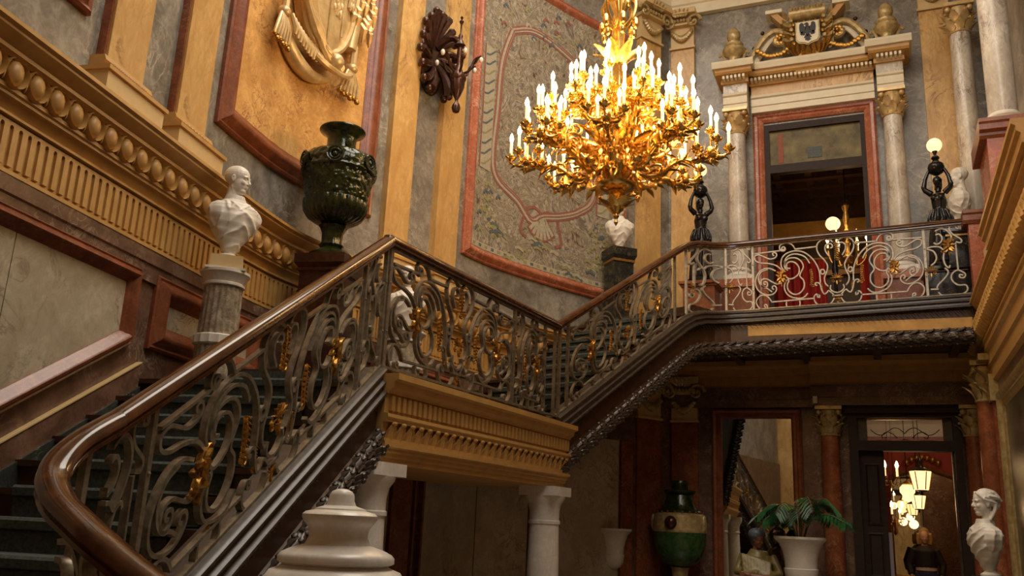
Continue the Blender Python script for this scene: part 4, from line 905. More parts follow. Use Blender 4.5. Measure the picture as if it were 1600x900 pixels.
def lantern(x, y, z, s, label, kind):
    r_ = root('hanging_lantern', label, 'lantern', (x, y, z)); top = 2.62
    if kind == 'hex':
        MB().lathe([(.10*s, 0), (.14*s, .02*s), (.21*s, .38*s), (.20*s, .40*s)], (x, y, z), 6).build('glass_shade', 'globe', r_)
        for k in range(6):
            a = k*pi/3; MB().tube([(x+.145*s*cos(a), y+.145*s*sin(a), z+.02*s), (x+.215*s*cos(a), y+.215*s*sin(a), z+.38*s)], .012*s, 6).build('rib', 'gold', r_)
        MB().lathe([(.01, -.10*s), (.03*s, -.06*s), (.02*s, -.03*s), (.11*s, -.01*s), (.12*s, .01*s)], (x, y, z), 16).build('bottom_finial', 'bronze', r_, True)
        MB().lathe([(.21*s, .39*s), (.17*s, .43*s), (.08*s, .47*s), (.05*s, .55*s), (.06*s, .60*s), (.01, .68*s)], (x, y, z), 16).build('crown', 'bronze', r_, True)
        MB().tube([(x, y, z+.6*s), (x, y, top)], .008, 6).build('hanging_rod', 'bronze', r_)
    else:
        MB().lathe([(.05*s, 0), (.14*s, .05*s), (.10*s, .12*s), (.17*s, .22*s), (.17*s, .32*s), (.10*s, .40*s)], (x, y, z), 20).build('glass_shade', 'globe', r_, True)
        MB().lathe([(.11*s, .39*s), (.13*s, .41*s), (.06*s, .46*s), (.02*s, .50*s)], (x, y, z), 16).build('crown', 'gold', r_, True)
        MB().tube([(x, y, z+.5*s), (x, y, top)], .008, 6).build('hanging_rod', 'bronze', r_)
    plight((x, y, z-.2), 1.6, .1)
lantern(.53, 16.0, .80, .78, 'largest hexagonal glowing lantern hanging in the red room', 'hex')
lantern(.34, 17.0, .66, .72, 'round glowing glass lantern left of the large hexagonal one', 'round')
lantern(.54, 18.3, .58, .62, 'smaller hexagonal glowing lantern below the large one in the red room', 'hex')
cmesh = mesh_of(MB().lathe([(.011, 0), (.011, .09)], n=8), 'candle', 'candle'); bmesh_ = mesh_of(MB().lathe([(.006, 0), (.013, .012), (.015, .028), (.010, .048), (.002, .066)], n=8), 'bulb', 'bulb')
def sconce(x, y, z, label, n=3):
    r_ = root('candle_sconce', label, 'sconce', (x, y, z)); MB().lathe([(.01, -.3), (.03, -.25), (.015, -.15), (.04, -.05), (.03, 0)], (x, y, z), 12).build('stem', 'gold', r_, True)
    for k in range(n):
        a = k*2*pi/n; q = (x+.12*cos(a), y+.12*sin(a), z+.04); MB().tube(cat([(x, y, z-.05), (x+.08*cos(a), y+.08*sin(a), z-.08), q], 4), .008, 6).build('arm', 'gold', r_)
        MB().lathe([(.02, 0), (.035, .015), (.03, .02)], q, 10).build('drip_pan', 'gold', r_); c = put(cmesh, 'candle', r_, (q[0], q[1], q[2]+.02), (0, 0, 0), (1.6, 1.6, 1.5)); b_ = put(bmesh_, 'bulb', r_, (q[0], q[1], q[2]+.15), (0, 0, 0), (1.8, 1.8, 1.7))
        for j in range(4): MB().ell((q[0]+.02*cos(j*1.6), q[1]+.02*sin(j*1.6), q[2]-.06-.05*(j % 3)), (.009, .009, .02), 6).build('crystal_drop', 'white', r_)
    MB().tube([(x, y, z), (x, y, 2.62)], .006, 6).build('hanging_rod', 'bronze', r_)
    plight((x, y, z+.35), 1.2, .08)
sconce(.06, 15.6, .93, 'crystal candle sconce at the upper left of the open doorway'); sconce(.14, 18.6, .42, 'smaller candle sconce glowing lower left in the red room')
plight((.95, 15.3, 2.1), 22, .3); plight((.8, 18.5, 2.2), 12, .3)  # added unseen fill lights that brighten the red room and visitor, no lamps here
# ---------------------------------------------------------------- the room behind the gallery doorway
struct(MB().box(-3.4, 2.0, 17.6, 17.8, 2.7, 8.2).build('wall_back', 'midwood')); struct(MB().box(-3.6, -3.4, YB+.3, 17.8, 2.7, 8.2).build('wall_left', 'midwood')); struct(MB().box(2.0, 2.2, YB+.3, 17.8, 2.7, 8.2).build('wall_right', 'midwood'))
cc = struct(MB().box(-3.4, 2.0, YB+.3, 17.7, 6.55, 6.7).build('ceiling', 'midwood')); struct(MB().box(-3.4, 2.0, YB+.3, 17.7, 2.75, 2.95).build('floor', 'midwood'))
for k in range(8): MB().box(-3.4, 2.0, YB+.45+k*.48, YB+.57+k*.48, 6.42, 6.55).build('ceiling_beam', 'midwood', cc)
for k in range(10): MB().box(-3.3+k*.56, -3.18+k*.56, YB+.3, 17.6, 6.46, 6.55).build('ceiling_beam', 'goldwood' if 0 else 'midwood', cc)
struct(MB().box(-3.4, 2.0, 17.4, 17.6, 5.6, 6.0).build('trim_9', 'goldwood')); struct(MB().box(-3.4, 2.0, 17.45, 17.6, 4.9, 5.0).build('trim_10', 'goldwood'))
for k, (x, lb) in enumerate(((-1.2, 'left'), (.25, 'right'))):
    cu = root('curtain', 'crimson curtain hanging at the %s in the room behind the gallery' % lb, 'curtain', (x, 15.9, HZ)); mb = MB(); rows = []
    for z in steps(HZ, 4.75, .3): rows.append([(x-.45+.9*j/36, 15.9+.04*sin(j*1.1+z*.3), z) for j in range(37)]+[(x+.45-.9*j/36, 15.93+.04*sin((36-j)*1.1+z*.3), z) for j in range(37)])
    mb.grid(rows, cap=True).build('drape', 'redcloth', cu, True); MB().tube([(x-.5, 15.9, 4.77), (x+.5, 15.9, 4.77)], .02, 8).build('rod', 'gold', cu)
gl = root('globe_lamp', 'globe lamp glimpsed just inside the gallery doorway', 'lamp', (-.55, 14.5, HZ))
MB().ell((-.55, 14.5, 4.93), .115, 20).build('globe', 'globe', gl, True); MB().lathe([(.14, 0), (.14, .05), (.03, .1), (.025, 1.0), (.05, 1.2), (.025, 1.4), (.03, 1.75), (.07, 1.82), (.05, 1.86)], (-.55, 14.5, HZ), 16).build('stem', 'bronze', gl, True)
ch = root('small_chandelier', 'small gilt candle chandelier hanging inside the gallery doorway', 'chandelier', (-.35, 14.6, 4.3))
MB().lathe([(.005, -.12), (.03, -.06), (.02, 0), (.07, .06), (.09, .12), (.04, .18), (.03, .3), (.05, .36), (.02, .42), (.03, .5), (.05, .56), (.02, .62), (.05, .8), (.03, .9), (.06, 1.0), (.02, 1.05)], (-.35, 14.6, 4.25), 16).build('stem', 'gold', ch, True)
MB().tube([(-.35, 14.6, 5.3), (-.35, 14.6, 6.5)], .008, 6).build('hanging_rod', 'bronze', ch)
for k in range(6):
    a = k*pi/3; d = Vector((cos(a), sin(a), 0)); c = Vector((-.35, 14.6, 4.25)); q = c+d*.30+Vector((0, 0, .28))
    MB().tube(cat([c+Vector((0, 0, .08)), c+d*.14+Vector((0, 0, -.02)), c+d*.26+Vector((0, 0, .08)), q], 4), [.016]*12+[.01], 7).build('arm', 'gold', ch, True)
    MB().lathe([(.02, -.02), (.04, .01), (.03, .02)], q, 10).build('candle_cup', 'gold', ch); put(cmesh, 'candle', ch, q+Vector((0, 0, .02)), (0, 0, 0), (1.4, 1.4, 1.1)); put(bmesh_, 'bulb', ch, q+Vector((0, 0, .12)), (0, 0, 0), (1.8, 1.8, 1.6))
plight((-.35, 14.6, 4.95), 14, .15); plight((-.9, 16.0, 5.4), 8, .3)  # first belongs to the small chandelier, second is a fill light without a fixture
# ================================================================ RIGHT WALL
rc = struct(mould(MB(), MR, 1.5, YB, [(-.3, 2.93), (.25, 2.93), (.25, 2.905), (.225, 2.89), (.225, 2.87), (.20, 2.85), (.17, 2.83), (.165, 2.78), (.12, 2.76), (.10, 2.46), (.14, 2.44), (.14, 2.41), (.12, 2.39), (.12, 2.33), (.08, 2.30), (.08, 2.16), (.05, 2.14), (.05, 1.98), (0, 1.96), (-.3, 1.96)], 3).build('trim_11', 'ochre'))
mb = MB(); rows = []
for i in range(0, 641):
    y = 6.0+i*.0121; rows.append([(1.35-.125-.10*(1+.24*sin(2*pi*(y*6.5+.10*k)))*cos(a_), y, 2.61+.135*(1+.16*sin(2*pi*(y*6.5+.10*k)))*sin(a_)) for k, a_ in enumerate([pi*2*j/14 for j in range(14)])])
mb.grid(rows, cap=True).build('gadroon_roll', 'ochre', rc, True)
struct(mould(MB(), MR, 7.0, 9.75, [(-.3, 3.10), (.33, 3.10), (.33, 3.06), (.30, 3.04), (.30, 3.0), (.27, 2.98), (.27, 2.90), (-.3, 2.90)], 9).build('trim_12', 'ochre'))
rp = root('pedestal', 'large red marble pedestal under the big column at the right edge', 'pedestal', (1.5, 10.2, 2.93))
MB().box(1.15, 1.8, 9.72, 10.6, 2.93, 3.15).build('foot', 'sand', rp); MB().box(1.19, 1.8, 9.76, 10.55, 3.15, 4.12).build('die', 'pink', rp)
mould(MB(), lambda s, z, o: (s, 9.76-o, z), 1.12, 1.8, [(-.85, 4.12), (.0, 4.12), (.03, 4.15), (.03, 4.18), (.08, 4.20), (.08, 4.26), (.10, 4.28), (.10, 4.32), (-.85, 4.32)], 9).build('cap_slab', 'red', rp)
MB().box(1.13, 1.19, 9.76, 10.55, 4.15, 4.31).build('cap_side', 'red', rp)
column('big pale veined column on the red pedestal at the right edge', 1.42, 10.15, 4.32, 8.75, .145, 'veined', 'olive', .5, nm='column')
column('slimmer veined column with a leafy capital beside the right-hand pilaster', 1.40, 13.25, 4.2, 7.75, .15, 'veined', 'reliefg', .46)
pd = root('pedestal', 'red marble pedestal of the slim column behind the lamp bust', 'pedestal', (1.40, 13.25, HZ)); MB().box(1.17, 1.63, 13.0, 13.5, HZ, 4.1).build('die', 'pink', pd); MB().box(1.14, 1.66, 12.97, 13.53, 4.1, 4.2).build('cap_slab', 'red', pd)
np_ = root('newel_pier', 'red marble pier closing the gallery balustrade at the right', 'pier', (1.24, 12.1, HZ))
MB().box(1.14, 1.40, 11.98, 12.24, HZ, 3.1).build('foot', 'red', np_); MB().box(1.16, 1.38, 12.0, 12.22, 3.1, 3.93).build('die', 'pink', np_); mould(MB(), lambda s, z, o: (s, 12.0-o, z), 1.10, 1.44, [(-.28, 3.93), (.02, 3.93), (.05, 3.97), (.05, 4.04), (.07, 4.06), (.07, 4.10), (-.28, 4.10)], 9).build('cap_slab', 'red', np_)
pilaster('tan marble pilaster on the right wall beyond the big column', lambda s, z, o: (1.75-o, s, z), 8.6, 9.3, 2.95, 8.6, .1, 'yellow', base=False)
pilaster('deep red pilaster at the extreme upper right edge', lambda s, z, o: (1.75-o, s, z), 7.4, 8.4, 2.95, 8.6, .14, 'deepred', base=False)
# corner pilaster and the large dark painting on the right wall
pl = pilaster('lower brown pilaster with gilt capital in the corner beside the painting', MR, 12.3, 12.95, GZ, 1.72, .07, 'deepred', base=False)
mb = MB(); wbox(mb, MR, 12.25, 13.0, 1.72, 2.05, 0, .10, 9); wbox(mb, MR, 12.2, 13.05, 2.22, 2.3, 0, .20, 9)
for k in range(5):
    for j in range(2): leaf(mb, MR(12.32+k*.15, 1.74+j*.2, .09), (-.15, 0, 1), (-1, 0, 0), .24, .12, .7, 5)
mb.build('capital_back', 'olive', pl, True); corinthian(MB(), 1.24, 12.6, 1.74, .52, .115).build('capital', 'olive', pl, True); MB().lathe([(.12, 0), (.12, 3.34)], (1.24, 12.6, GZ), 24).build('attached_column', 'deepred', pl, True)
pg = root('painting', 'large dark painting in a gilt frame along the right wall', 'painting', (1.33, 9.5, -1.0))
frames(lambda s, z, o: (1.35-o, -s, z), [(-11.75, -1.1), (-6.5, -1.1), (-6.5, 1.75), (-11.75, 1.75)], [(0, 0), (0, .06), (.04, .10), (.09, .09), (.12, .05), (.17, .05), (.20, .025), (.20, 0)], 'frame_piece', 'olive', pg, 9)
MB().box(1.325, 1.345, 6.6, 11.62, -.95, 1.6).build('canvas', 'oil', pg)
# ================================================================ VASES AND URNS
def relief(n1, n2, amp): return lambda a, z: 1+amp*(noise.noise(Vector((cos(a)*n1, sin(a)*n1, z*n2))))
def bigvase(x, y, z0, k, label, mat, nm='vase'):
    r_ = root(nm, label, 'vase', (x, y, z0))
    MB().lathe([(.24*k, 0), (.24*k, .05*k), (.21*k, .08*k), (.15*k, .10*k), (.12*k, .13*k), (.14*k, .16*k)], (x, y, z0), 28).build('foot', mat, r_, True)
    MB().lathe([(.13*k, .15*k), (.11*k, .20*k), (.115*k, .30*k), (.14*k, .36*k), (.16*k, .38*k), (.12*k, .41*k)], (x, y, z0), 28, lambda a, z: 1+.05*cos(8*a)).build('stem', mat, r_, True)
    pr_ = [(.10, .40), (.22, .43), (.30, .48), (.345, .55), (.36, .62), (.355, .67)]
    MB().lathe([(a*k, b_*k) for a, b_ in pr_], (x, y, z0), 144, lambda a, z: 1+.045*abs(cos(12*a))-.02).build('gadrooned_bowl', mat, r_, True)
    pr_ = [(.345, .66), (.335, .68), (.345, .72), (.36, .80), (.375, .88), (.39, .96), (.40, 1.0)]
    MB().lathe([(a*k, b_*k) for a, b_ in cat2(pr_)], (x, y, z0), 150, lambda a, z: 1+.045*noise.noise(Vector((cos(a)*8, sin(a)*8, z*18)))+.03*noise.noise(Vector((cos(a)*17, sin(a)*17, z*40)))).build('relief_band', mat, r_, True)
    pr_ = [(.41, 1.0), (.42, 1.02), (.41, 1.05), (.415, 1.12), (.40, 1.17), (.36, 1.22), (.30, 1.25), (.24, 1.265), (.20, 1.28)]
    MB().lathe([(a*k, b_*k) for a, b_ in cat2(pr_)], (x, y, z0), 150, lambda a, z: 1+.04*noise.noise(Vector((cos(a)*11, sin(a)*11, z*26)))).build('shoulder', mat, r_, True)
    MB().lathe([(.19*k, 1.27*k), (.175*k, 1.30*k), (.165*k, 1.38*k), (.165*k, 1.45*k), (.20*k, 1.50*k), (.255*k, 1.53*k), (.265*k, 1.545*k), (.26*k, 1.56*k), (.23*k, 1.555*k), (.15*k, 1.50*k)], (x, y, z0), 40).build('neck', mat, r_, True)
    for j in range(6):
        a = -1.1+j*1.05; d = Vector((cos(a), sin(a), 0)); c = Vector((x, y, z0+1.10*k))+d*.415*k; rot = Matrix.Rotation(a, 3, 'Z'); mb = MB()
        for q_, rr in ((.085, .014), (.055, .012)): mb.tube([c+rot @ Vector((.01, q_*k*cos(t_*2*pi/16), q_*k*sin(t_*2*pi/16))) for t_ in range(17)], rr*k, 6)
        mb.ell(c, (.03*k, .03*k, .035*k), 8); mb.build('medallion', mat, r_, True)
    for sg in (-1, 1):
        a = radians(-30)+(.5+.5*sg)*pi; d = Vector((cos(a), sin(a), 0)); c = Vector((x, y, z0))
        mb = MB(); mb.ell(c+d*.19*k+Vector((0, 0, 1.36*k)), (.04*k, .04*k, .07*k), 8); mb.tube(cat([c+d*.18*k+Vector((0, 0, 1.40*k)), c+d*.22*k+Vector((0, 0, 1.36*k)), c+d*.19*k+Vector((0, 0, 1.29*k))], 4), .02*k, 6); mb.build('mask_handle', mat, r_, True)
    return r_
def cat2(P): return [(p.x, p.y) for p in cat([(a, b_, 0) for a, b_ in P], 8)]
def pedbox(label, x, y, z0, z1, w_, mat, m2, rotz=0, nm='pedestal'):
    r_ = root(nm, label, 'pedestal', (x, y, z0), None, True); r_.rotation_euler = (0, 0, rotz); h = z1-z0
    MB().box(-w_*.5, w_*.5, -w_*.5, w_*.5, h*.08, h*.86).build('die', mat, r_); MB().box(-w_*.6, w_*.6, -w_*.6, w_*.6, 0, h*.08).build('foot', mat, r_)
    mb = MB(); mb.grid([[(-q, -q, z), (q, -q, z), (q, q, z), (-q, q, z)] for q, z in ((w_*.5, h*.86), (w_*.54, h*.88), (w_*.54, h*.90), (w_*.62, h*.93), (w_*.62, h))], cap=True).build('cap_slab', mat, r_)
    MB().box(-w_*.56, w_*.56, -w_*.56, w_*.56, h*.875, h*.895).build('gilt_line', m2, r_); return r_
p = WALL.at(10.66, .56)
pedbox('dark square pedestal under the green vase on the landing', p.x, p.y, LZ, 2.35, .40, 'rustbronze', 'rustbronze', .2)
bigvase(p.x, p.y, 2.35, .86, 'large glossy dark green relief vase on the landing', 'glaze')
# maiolica urn in the lower hall
x, y = -2.79, 13.2; gu = root('maiolica_urn', 'tall painted urn with green body before the dark corner pilasters', 'urn', (x, y, GZ))
MB().lathe([(.28, 0), (.28, .5), (.24, .55), (.12, .62), (.10, .90), (.12, 1.05), (.14, 1.10)], (x, y, GZ), 28).build('foot', 'olive', gu, True)
MB().lathe([(.12, -.50), (.25, -.44), (.33, -.33), (.37, -.18), (.38, -.02)], (x, y, 0), 60, lambda a, z: 1+.03*noise.noise(Vector((cos(a)*9, sin(a)*9, z*12)))).build('green_body', 'glazeg', gu, True)
MB().lathe([(.385, -.02), (.39, 0), (.385, .02), (.385, .12), (.37, .22), (.33, .25)], (x, y, 0), 40).build('painted_band', 'olive', gu, True)
MB().lathe([(.33, .25), (.34, .27), (.32, .29), (.27, .30), (.23, .36), (.20, .46), (.19, .50), (.23, .54), (.23, .57), (.12, .59), (.12, .66), (.13, .68), (.12, .71)], (x, y, 0), 36).build('neck', 'glaze', gu, True)
for k in range(20): a = k*2*pi/20; MB().ell((x+.335*cos(a), y+.335*sin(a), .262), (.02, .02, .015), 6).build('painted_boss', 'red', gu)
for a in (-1.7, -.3, -3.0):
    MB().ell((x+.38*cos(a), y+.38*sin(a), .11), (.09, .09, .095) if a == -1.7 else (.04, .04, .12), 14).build('medallion', 'rustbronze' if a == -1.7 else 'olive', gu, True)
def whiteurn(x, y, z0, k, label):
    r_ = root('marble_urn', label, 'urn', (x, y, z0))
    MB().box(x-.17*k, x+.17*k, y-.17*k, y+.17*k, z0, z0+.06*k).build('plinth', 'white', r_)
    MB().lathe([(.14*k, .06*k), (.14*k, .09*k), (.07*k, .13*k), (.06*k, .2*k), (.08*k, .24*k), (.10*k, .25*k)], (x, y, z0), 28).build('foot', 'white', r_, True)
    MB().lathe([(.09*k, .25*k), (.15*k, .28*k), (.19*k, .34*k), (.205*k, .42*k), (.21*k, .46*k), (.195*k, .47*k), (.20*k, .56*k), (.22*k, .66*k), (.26*k, .76*k), (.30*k, .80*k), (.32*k, .82*k), (.32*k, .85*k), (.27*k, .85*k), (.20*k, .70*k)], (x, y, z0), 40).build('bowl', 'white', r_, True)
    return r_
for (x, y, zb, k, lb) in ((-3.70, 12.8, -.80, .93, 'plain white marble urn beside the cream slabs under the upper flight'), (-1.07, 12.5, -.88, 1.03, 'white marble urn holding the palm')):
    pp = root('pedestal', 'low stone pedestal under the '+('palm urn' if 'palm' in lb else 'empty white marble urn'), 'pedestal', (x, y, GZ)); MB().box(x-.2, x+.2, y-.2, y+.2, GZ+.06, zb-.05).build('die', 'brown', pp); MB().box(x-.24, x+.24, y-.24, y+.24, zb-.05, zb).build('cap_slab', 'red', pp); MB().box(x-.24, x+.24, y-.24, y+.24, GZ, GZ+.06).build('foot', 'red', pp)
    whiteurn(x, y, zb, k, lb)
# palm
pm = root('potted_palm', 'green palm growing in the white marble urn', 'palm', (-1.07, 12.5, -.02))
tag(MB().lathe([(.25, -.08), (.22, -.03), (.02, -.01)], (-1.07, 12.5, 0), 20).build('soil', 'soil', pm, True), 'dark soil', 'x'); del bpy.data.objects['soil']['category']
for k in range(15):
    a = k*2.4; R_ = .30+.22*random.random(); hgt = .26+.28*random.random(); base = Vector((-1.07+.04*cos(a), 12.5+.04*sin(a), -.04)); d = Vector((cos(a), sin(a), 0))
    P = cat([base, base+d*R_*.3+Vector((0, 0, hgt*.8)), base+d*R_*.8+Vector((0, 0, hgt*1.0)), base+d*R_*1.25+Vector((0, 0, hgt*.72))], 5)
    fr = MB().tube(P, [.008-.005*i/len(P) for i in range(len(P))], 5).build('frond_stem', 'stem', pm); lm = MB(); sd = Vector((-d.y, d.x, 0))
    for i in range(5, len(P)):
        for sg in (-1, 1):
            tdir = (P[min(i+1, len(P)-1)]-P[i-1]).normalized(); dd_ = (tdir*.6+sd*sg+Vector((0, 0, -.45))).normalized(); L_ = .20*sin(pi*(i-3)/(len(P)-1)*.9+.2)+.05; q = P[i]; nn = dd_.cross(Vector((0, 0, 1))).normalized()*.012
            for sub in (0, .5):
                q2 = q+tdir*.03*sub; o_ = len(lm.v); lm.v += [tuple(q2), tuple(q2+dd_*L_*.4+nn+Vector((0, 0, .003))), tuple(q2+dd_*L_+Vector((0, 0, -.03))), tuple(q2+dd_*L_*.4-nn)]; lm.f.append((o_, o_+1, o_+2, o_+3))
    lm.build('leaflets', 'green', fr)
# ================================================================ FIGURES (sculpted as one continuous surface each)
def headmb(mb, c, H, yaw=0, pitch=0, curls=0, cmat=None, hair=True, neck=True, n=16):
    R_ = Matrix.Rotation(yaw, 3, 'Z') @ Matrix.Rotation(pitch, 3, 'Y'); c = Vector(c)
    T = lambda x, y, z: c+R_ @ Vector((x, y, z))*H
    def E(x, y, z, rx, ry, rz, nn=n): mb.ell(T(x, y, z), (rx*H, ry*H, rz*H), nn, R_)
    E(-.06, 0, .14, .40, .30, .34, 20); E(.06, 0, -.10, .27, .25, .36, 20); E(.17, 0, -.36, .13, .15, .11); E(.02, 0, -.28, .22, .22, .14)
    mb.tube([T(.29, 0, .08), T(.335, 0, 0), T(.388, 0, -.105), T(.36, 0, -.14)], [.035*H, .04*H, .055*H, .045*H], 8); E(.33, .045, -.125, .045, .035, .03, 8); E(.33, -.045, -.125, .045, .035, .03, 8)
    for s in (-1, 1):
        mb.tube([T(.315, s*.03, .07), T(.31, s*.12, .095), T(.25, s*.20, .06)], .035*H, 6); E(.262, s*.115, .01, .045, .06, .035, 8); E(.22, s*.15, -.11, .09, .08, .09, 10)
        E(-.06, s*.285, -.03, .07, .035, .12, 8); mb.tube([T(-.02, s*.31, .05), T(-.09, s*.325, .06), T(-.11, s*.315, -.04), T(-.04, s*.30, -.13)], .018*H, 6)
    E(.31, 0, -.215, .045, .085, .022, 8); E(.295, 0, -.262, .05, .07, .026, 8)
    if neck:
        mb.tube([T(-.07, 0, -.15), T(-.10, 0, -.45), T(-.14, 0, -.85)], [.20*H, .185*H, .24*H], 16)
        for s in (-1, 1): mb.tube([T(-.12, s*.18, -.2), T(.02, s*.10, -.62), T(.06, s*.04, -.8)], .05*H, 8)
    if hair == 'crop':
        E(-.085, 0, .160, .40, .308, .335, 20)
    if hair == 'short':
        rnd = random.Random(4)
        for k in range(260):
            a = rnd.uniform(-pi, pi); b_ = rnd.uniform(.0, 1.4); x, y, z = cos(a)*cos(b_), sin(a)*cos(b_), sin(b_)
            if x > .72 and z < .45: continue
            E(-.06+.395*x, .298*y, .14+.338*z, .040, .036, .034, 6)
    if hair == 'long':
        rnd = random.Random(5)
        for k in range(60):
            a = rnd.uniform(-pi, pi); b_ = rnd.uniform(.1, 1.45); x, y, z = cos(a)*cos(b_), sin(a)*cos(b_), sin(b_)
            if x > .7 and z < .55: continue
            p0 = (-.06+.40*x, .32*y, .15+.36*z); mb.tube([T(*p0), T(p0[0]-.12, p0[1]*1.02, p0[2]-.02), T(p0[0]-.2, p0[1]*.85, p0[2]-.12)], .05*H, 6)
        E(-.09, 0, .17, .42, .325, .35, 20)
        for s in (-1, 1):
            for q in range(4): mb.tube([T(.25-.02*q, s*.04, .40-.0*q), T(.22-.05*q, s*(.20+.01*q), .30-.03*q), T(.06-.07*q, s*.315, .12-.02*q), T(-.22-.04*q, s*.26, .02)], .045*H, 6)
        E(-.42, 0, .10, .17, .18, .17); E(-.50, 0, -.08, .10, .14, .13)
        for s in (-1, 1): mb.tube([T(-.35, s*.2, .05), T(-.33, s*.22, -.2), T(-.22, s*.23, -.42), T(-.1, s*.24, -.62)], [.09*H, .08*H, .07*H, .05*H], 8)
def bust(label, loc, yaw, H, style, head_yaw=0, vox=.0075, hair='short', mat='statue', hpitch=0):
    """local: +X is the way the chest faces, base of the socle at z 0"""
    r_ = root('bust', label, 'bust', loc, None, True); r_.rotation_euler = (0, 0, yaw); k = H/.30
    S = lambda x, y, z: Vector((x, y, z))*k
    zc = .36; ph0 = (sum(map(ord, label)) % 17)*.4
    WD = [(.04, .055, .045), (.10, .085, .065), (.17, .125, .09), (.24, .17, .112), (.31, .21, .128), (.37, .238, .132), (.42, .243, .122), (.46, .228, .108), (.49, .185, .095), (.515, .125, .082), (.54, .085, .074), (.58, .068, .068)]
    rows = []; NR = 90; NA = 128
    for i in range(NR+1):
        z = .04+(.54)*i/NR; j = 0
        while j < len(WD)-2 and WD[j+1][0] < z: j += 1
        u = (z-WD[j][0])/(WD[j+1][0]-WD[j][0]); u = min(max(u, 0), 1); us = u*u*(3-2*u)*.5+u*.5; wd = WD[j][1]+(WD[j+1][1]-WD[j][1])*us; dp = WD[j][2]+(WD[j+1][2]-WD[j][2])*us; row = []
        for q in range(NA):
            t_ = 2*pi*q/NA; cx, cy = cos(t_), sin(t_); n_ = .86; x = dp*abs(cx)**n_*(1 if cx > 0 else -1); y = wd*abs(cy)**n_*(1 if cy > 0 else -1)
            if style == 'curl': ph = 64*(z*.95-.55*y)+2*noise.noise(Vector((y*9, z*9, ph0)))
            else: ph = (58*(z*.75+.80*abs(y-.035)) if y > -.10 else 60*(y*1.1+z*.25))+2.2*noise.noise(Vector((y*8, z*8, ph0)))
            if abs(y) > .17: ph = 95*(x*.8+abs(y)*.25)+3*noise.noise(Vector((y*9, z*9, ph0)))
            am = .0155*(.35+.65*min(1, max(0, .5+1.2*noise.noise(Vector((y*6+3, z*6, ph0))))))
            bare = min(1, max(0, (z-.43-.9*abs(y))/.03)) if cx > -.2 else min(1, max(0, (z-.49)/.03))
            am *= (1-bare)*min(1, (z-.02)/.06); f_ = (1-abs(sin(ph/2)))**1.3
            edge = .012*max(0, 1-abs(z-.43-.9*abs(y))/.012) if cx > -.2 and z < .53 else 0
            dd_ = am*f_*1.5+edge; L_ = max(hypot(x, y), 1e-4); row.append(S(.01+x*(1+dd_/L_)+.02*sin((z-.04)*4), y*(1+dd_/L_), z))
        rows.append(row)
    mb = MB().grid(rows, cap=True); mb.build('torso', mat, r_, 'all')
    mb = MB(); headmb(mb, S(.015, 0, zc+.385), H*.96, head_yaw, hpitch, hair=hair); sculpt(mb, 'head', mat, r_, vox*.72, 2)
    MB().lathe([(.10*k, 0), (.10*k, .015*k), (.085*k, .025*k), (.06*k, .04*k), (.055*k, .06*k), (.07*k, .08*k)], n=28).build('socle', mat, r_, True)
    return r_
# camera-facing direction at a place
def facing(x, y, turn=0): return atan2(-y, -x)+radians(turn)
# bust on the mottled fluted column by the lower flight
def colped(label, x, y, z0, z1, r_, mat='flutedm'):
    c = root('column_pedestal', label, 'pedestal', (x, y, z0)); h = z1-z0
    MB().lathe([(r_*1.06, h*.16), (r_*1.0, h*.5), (r_*.93, h-.12)], (x, y, z0), 120, lambda a, z: 1-.055*abs(cos(10*a))**.6 if 0 else 1-.05*(abs(sin(10*a)))**1.5).build('fluted_shaft', mat, c, True)
    MB().lathe([(r_*1.4, 0), (r_*1.4, h*.05), (r_*1.3, h*.07), (r_*1.35, h*.10), (r_*1.15, h*.12), (r_*1.15, h*.15), (r_*1.06, h*.17)], (x, y, z0), 32).build('base', 'white', c, True)
    MB().lathe([(r_*.95, h-.12), (r_*1.02, h-.115), (r_*1.02, h-.10), (r_*.96, h-.09), (r_*1.1, h-.04), (r_*1.22, h-.02), (r_*1.22, h)], (x, y, z0), 32).build('capital', 'white', c, True)
    if r_ > .145: MB().lathe([(r_*1.0, h*.52), (r_*1.12, h*.53), (r_*1.12, h*.58), (r_*1.0, h*.59)], (x, y, z0), 32, lambda a, z: 1+.03*cos(16*a)).build('ring', 'white', c, True)
    return c
p = WALL.at(9.00, .45); x1, y1 = p.x, p.y
colped('mottled fluted column pedestal under the bare-necked bust beside the stair', x1, y1, LZ-.5, 1.78, .155)
so = root('plinth_block', 'square stone block between the fluted column and the first bust', 'plinth', (x1, y1, 1.78), None, True); so.rotation_euler = (0, 0, -.9); MB().box(-.12, .12, -.12, .12, 0, .12).build('block', 'sand', so); MB().box(-.15, .15, -.15, .15, -.0, .018).build('block_foot', 'white', so)
bust('draped white marble bust looking right, left of the green vase', (x1, y1, 1.90), facing(x1, y1, 24), .262, 'toga', radians(44), .006, 'crop', hpitch=.06)
p = WALL.at(12.03, .5); colped('pale fluted column pedestal behind the landing balustrade', p.x, p.y, LZ, 1.90, .20)
bust('white marble bust half hidden behind the landing balustrade scrolls', (p.x, p.y, 1.90), facing(p.x, p.y, 0), .25, 'toga', 0, .011, 'short')
p = WALL.at(16.6, .42)
pedbox('black marble pedestal under the bust below the chandelier', p.x, p.y, 2.3, 4.03, .32, 'black', 'gold', .75)
bust('white marble draped bust on the black pedestal below the chandelier', (p.x, p.y, 4.03), facing(p.x, p.y, 10), .27, 'toga', .3, .012, 'short')
pedbox('dark pedestal hidden behind the gallery balustrade under the right-hand bust', 1.12, 12.72, HZ, 4.1, .34, 'black', 'gold', 0)
bust('white marble bust in profile facing left, beside the right-hand figure lamp', (1.17, 12.72, 4.1), facing(1.12, 12.6, -75), .30, 'toga', -.1, .012, 'short')
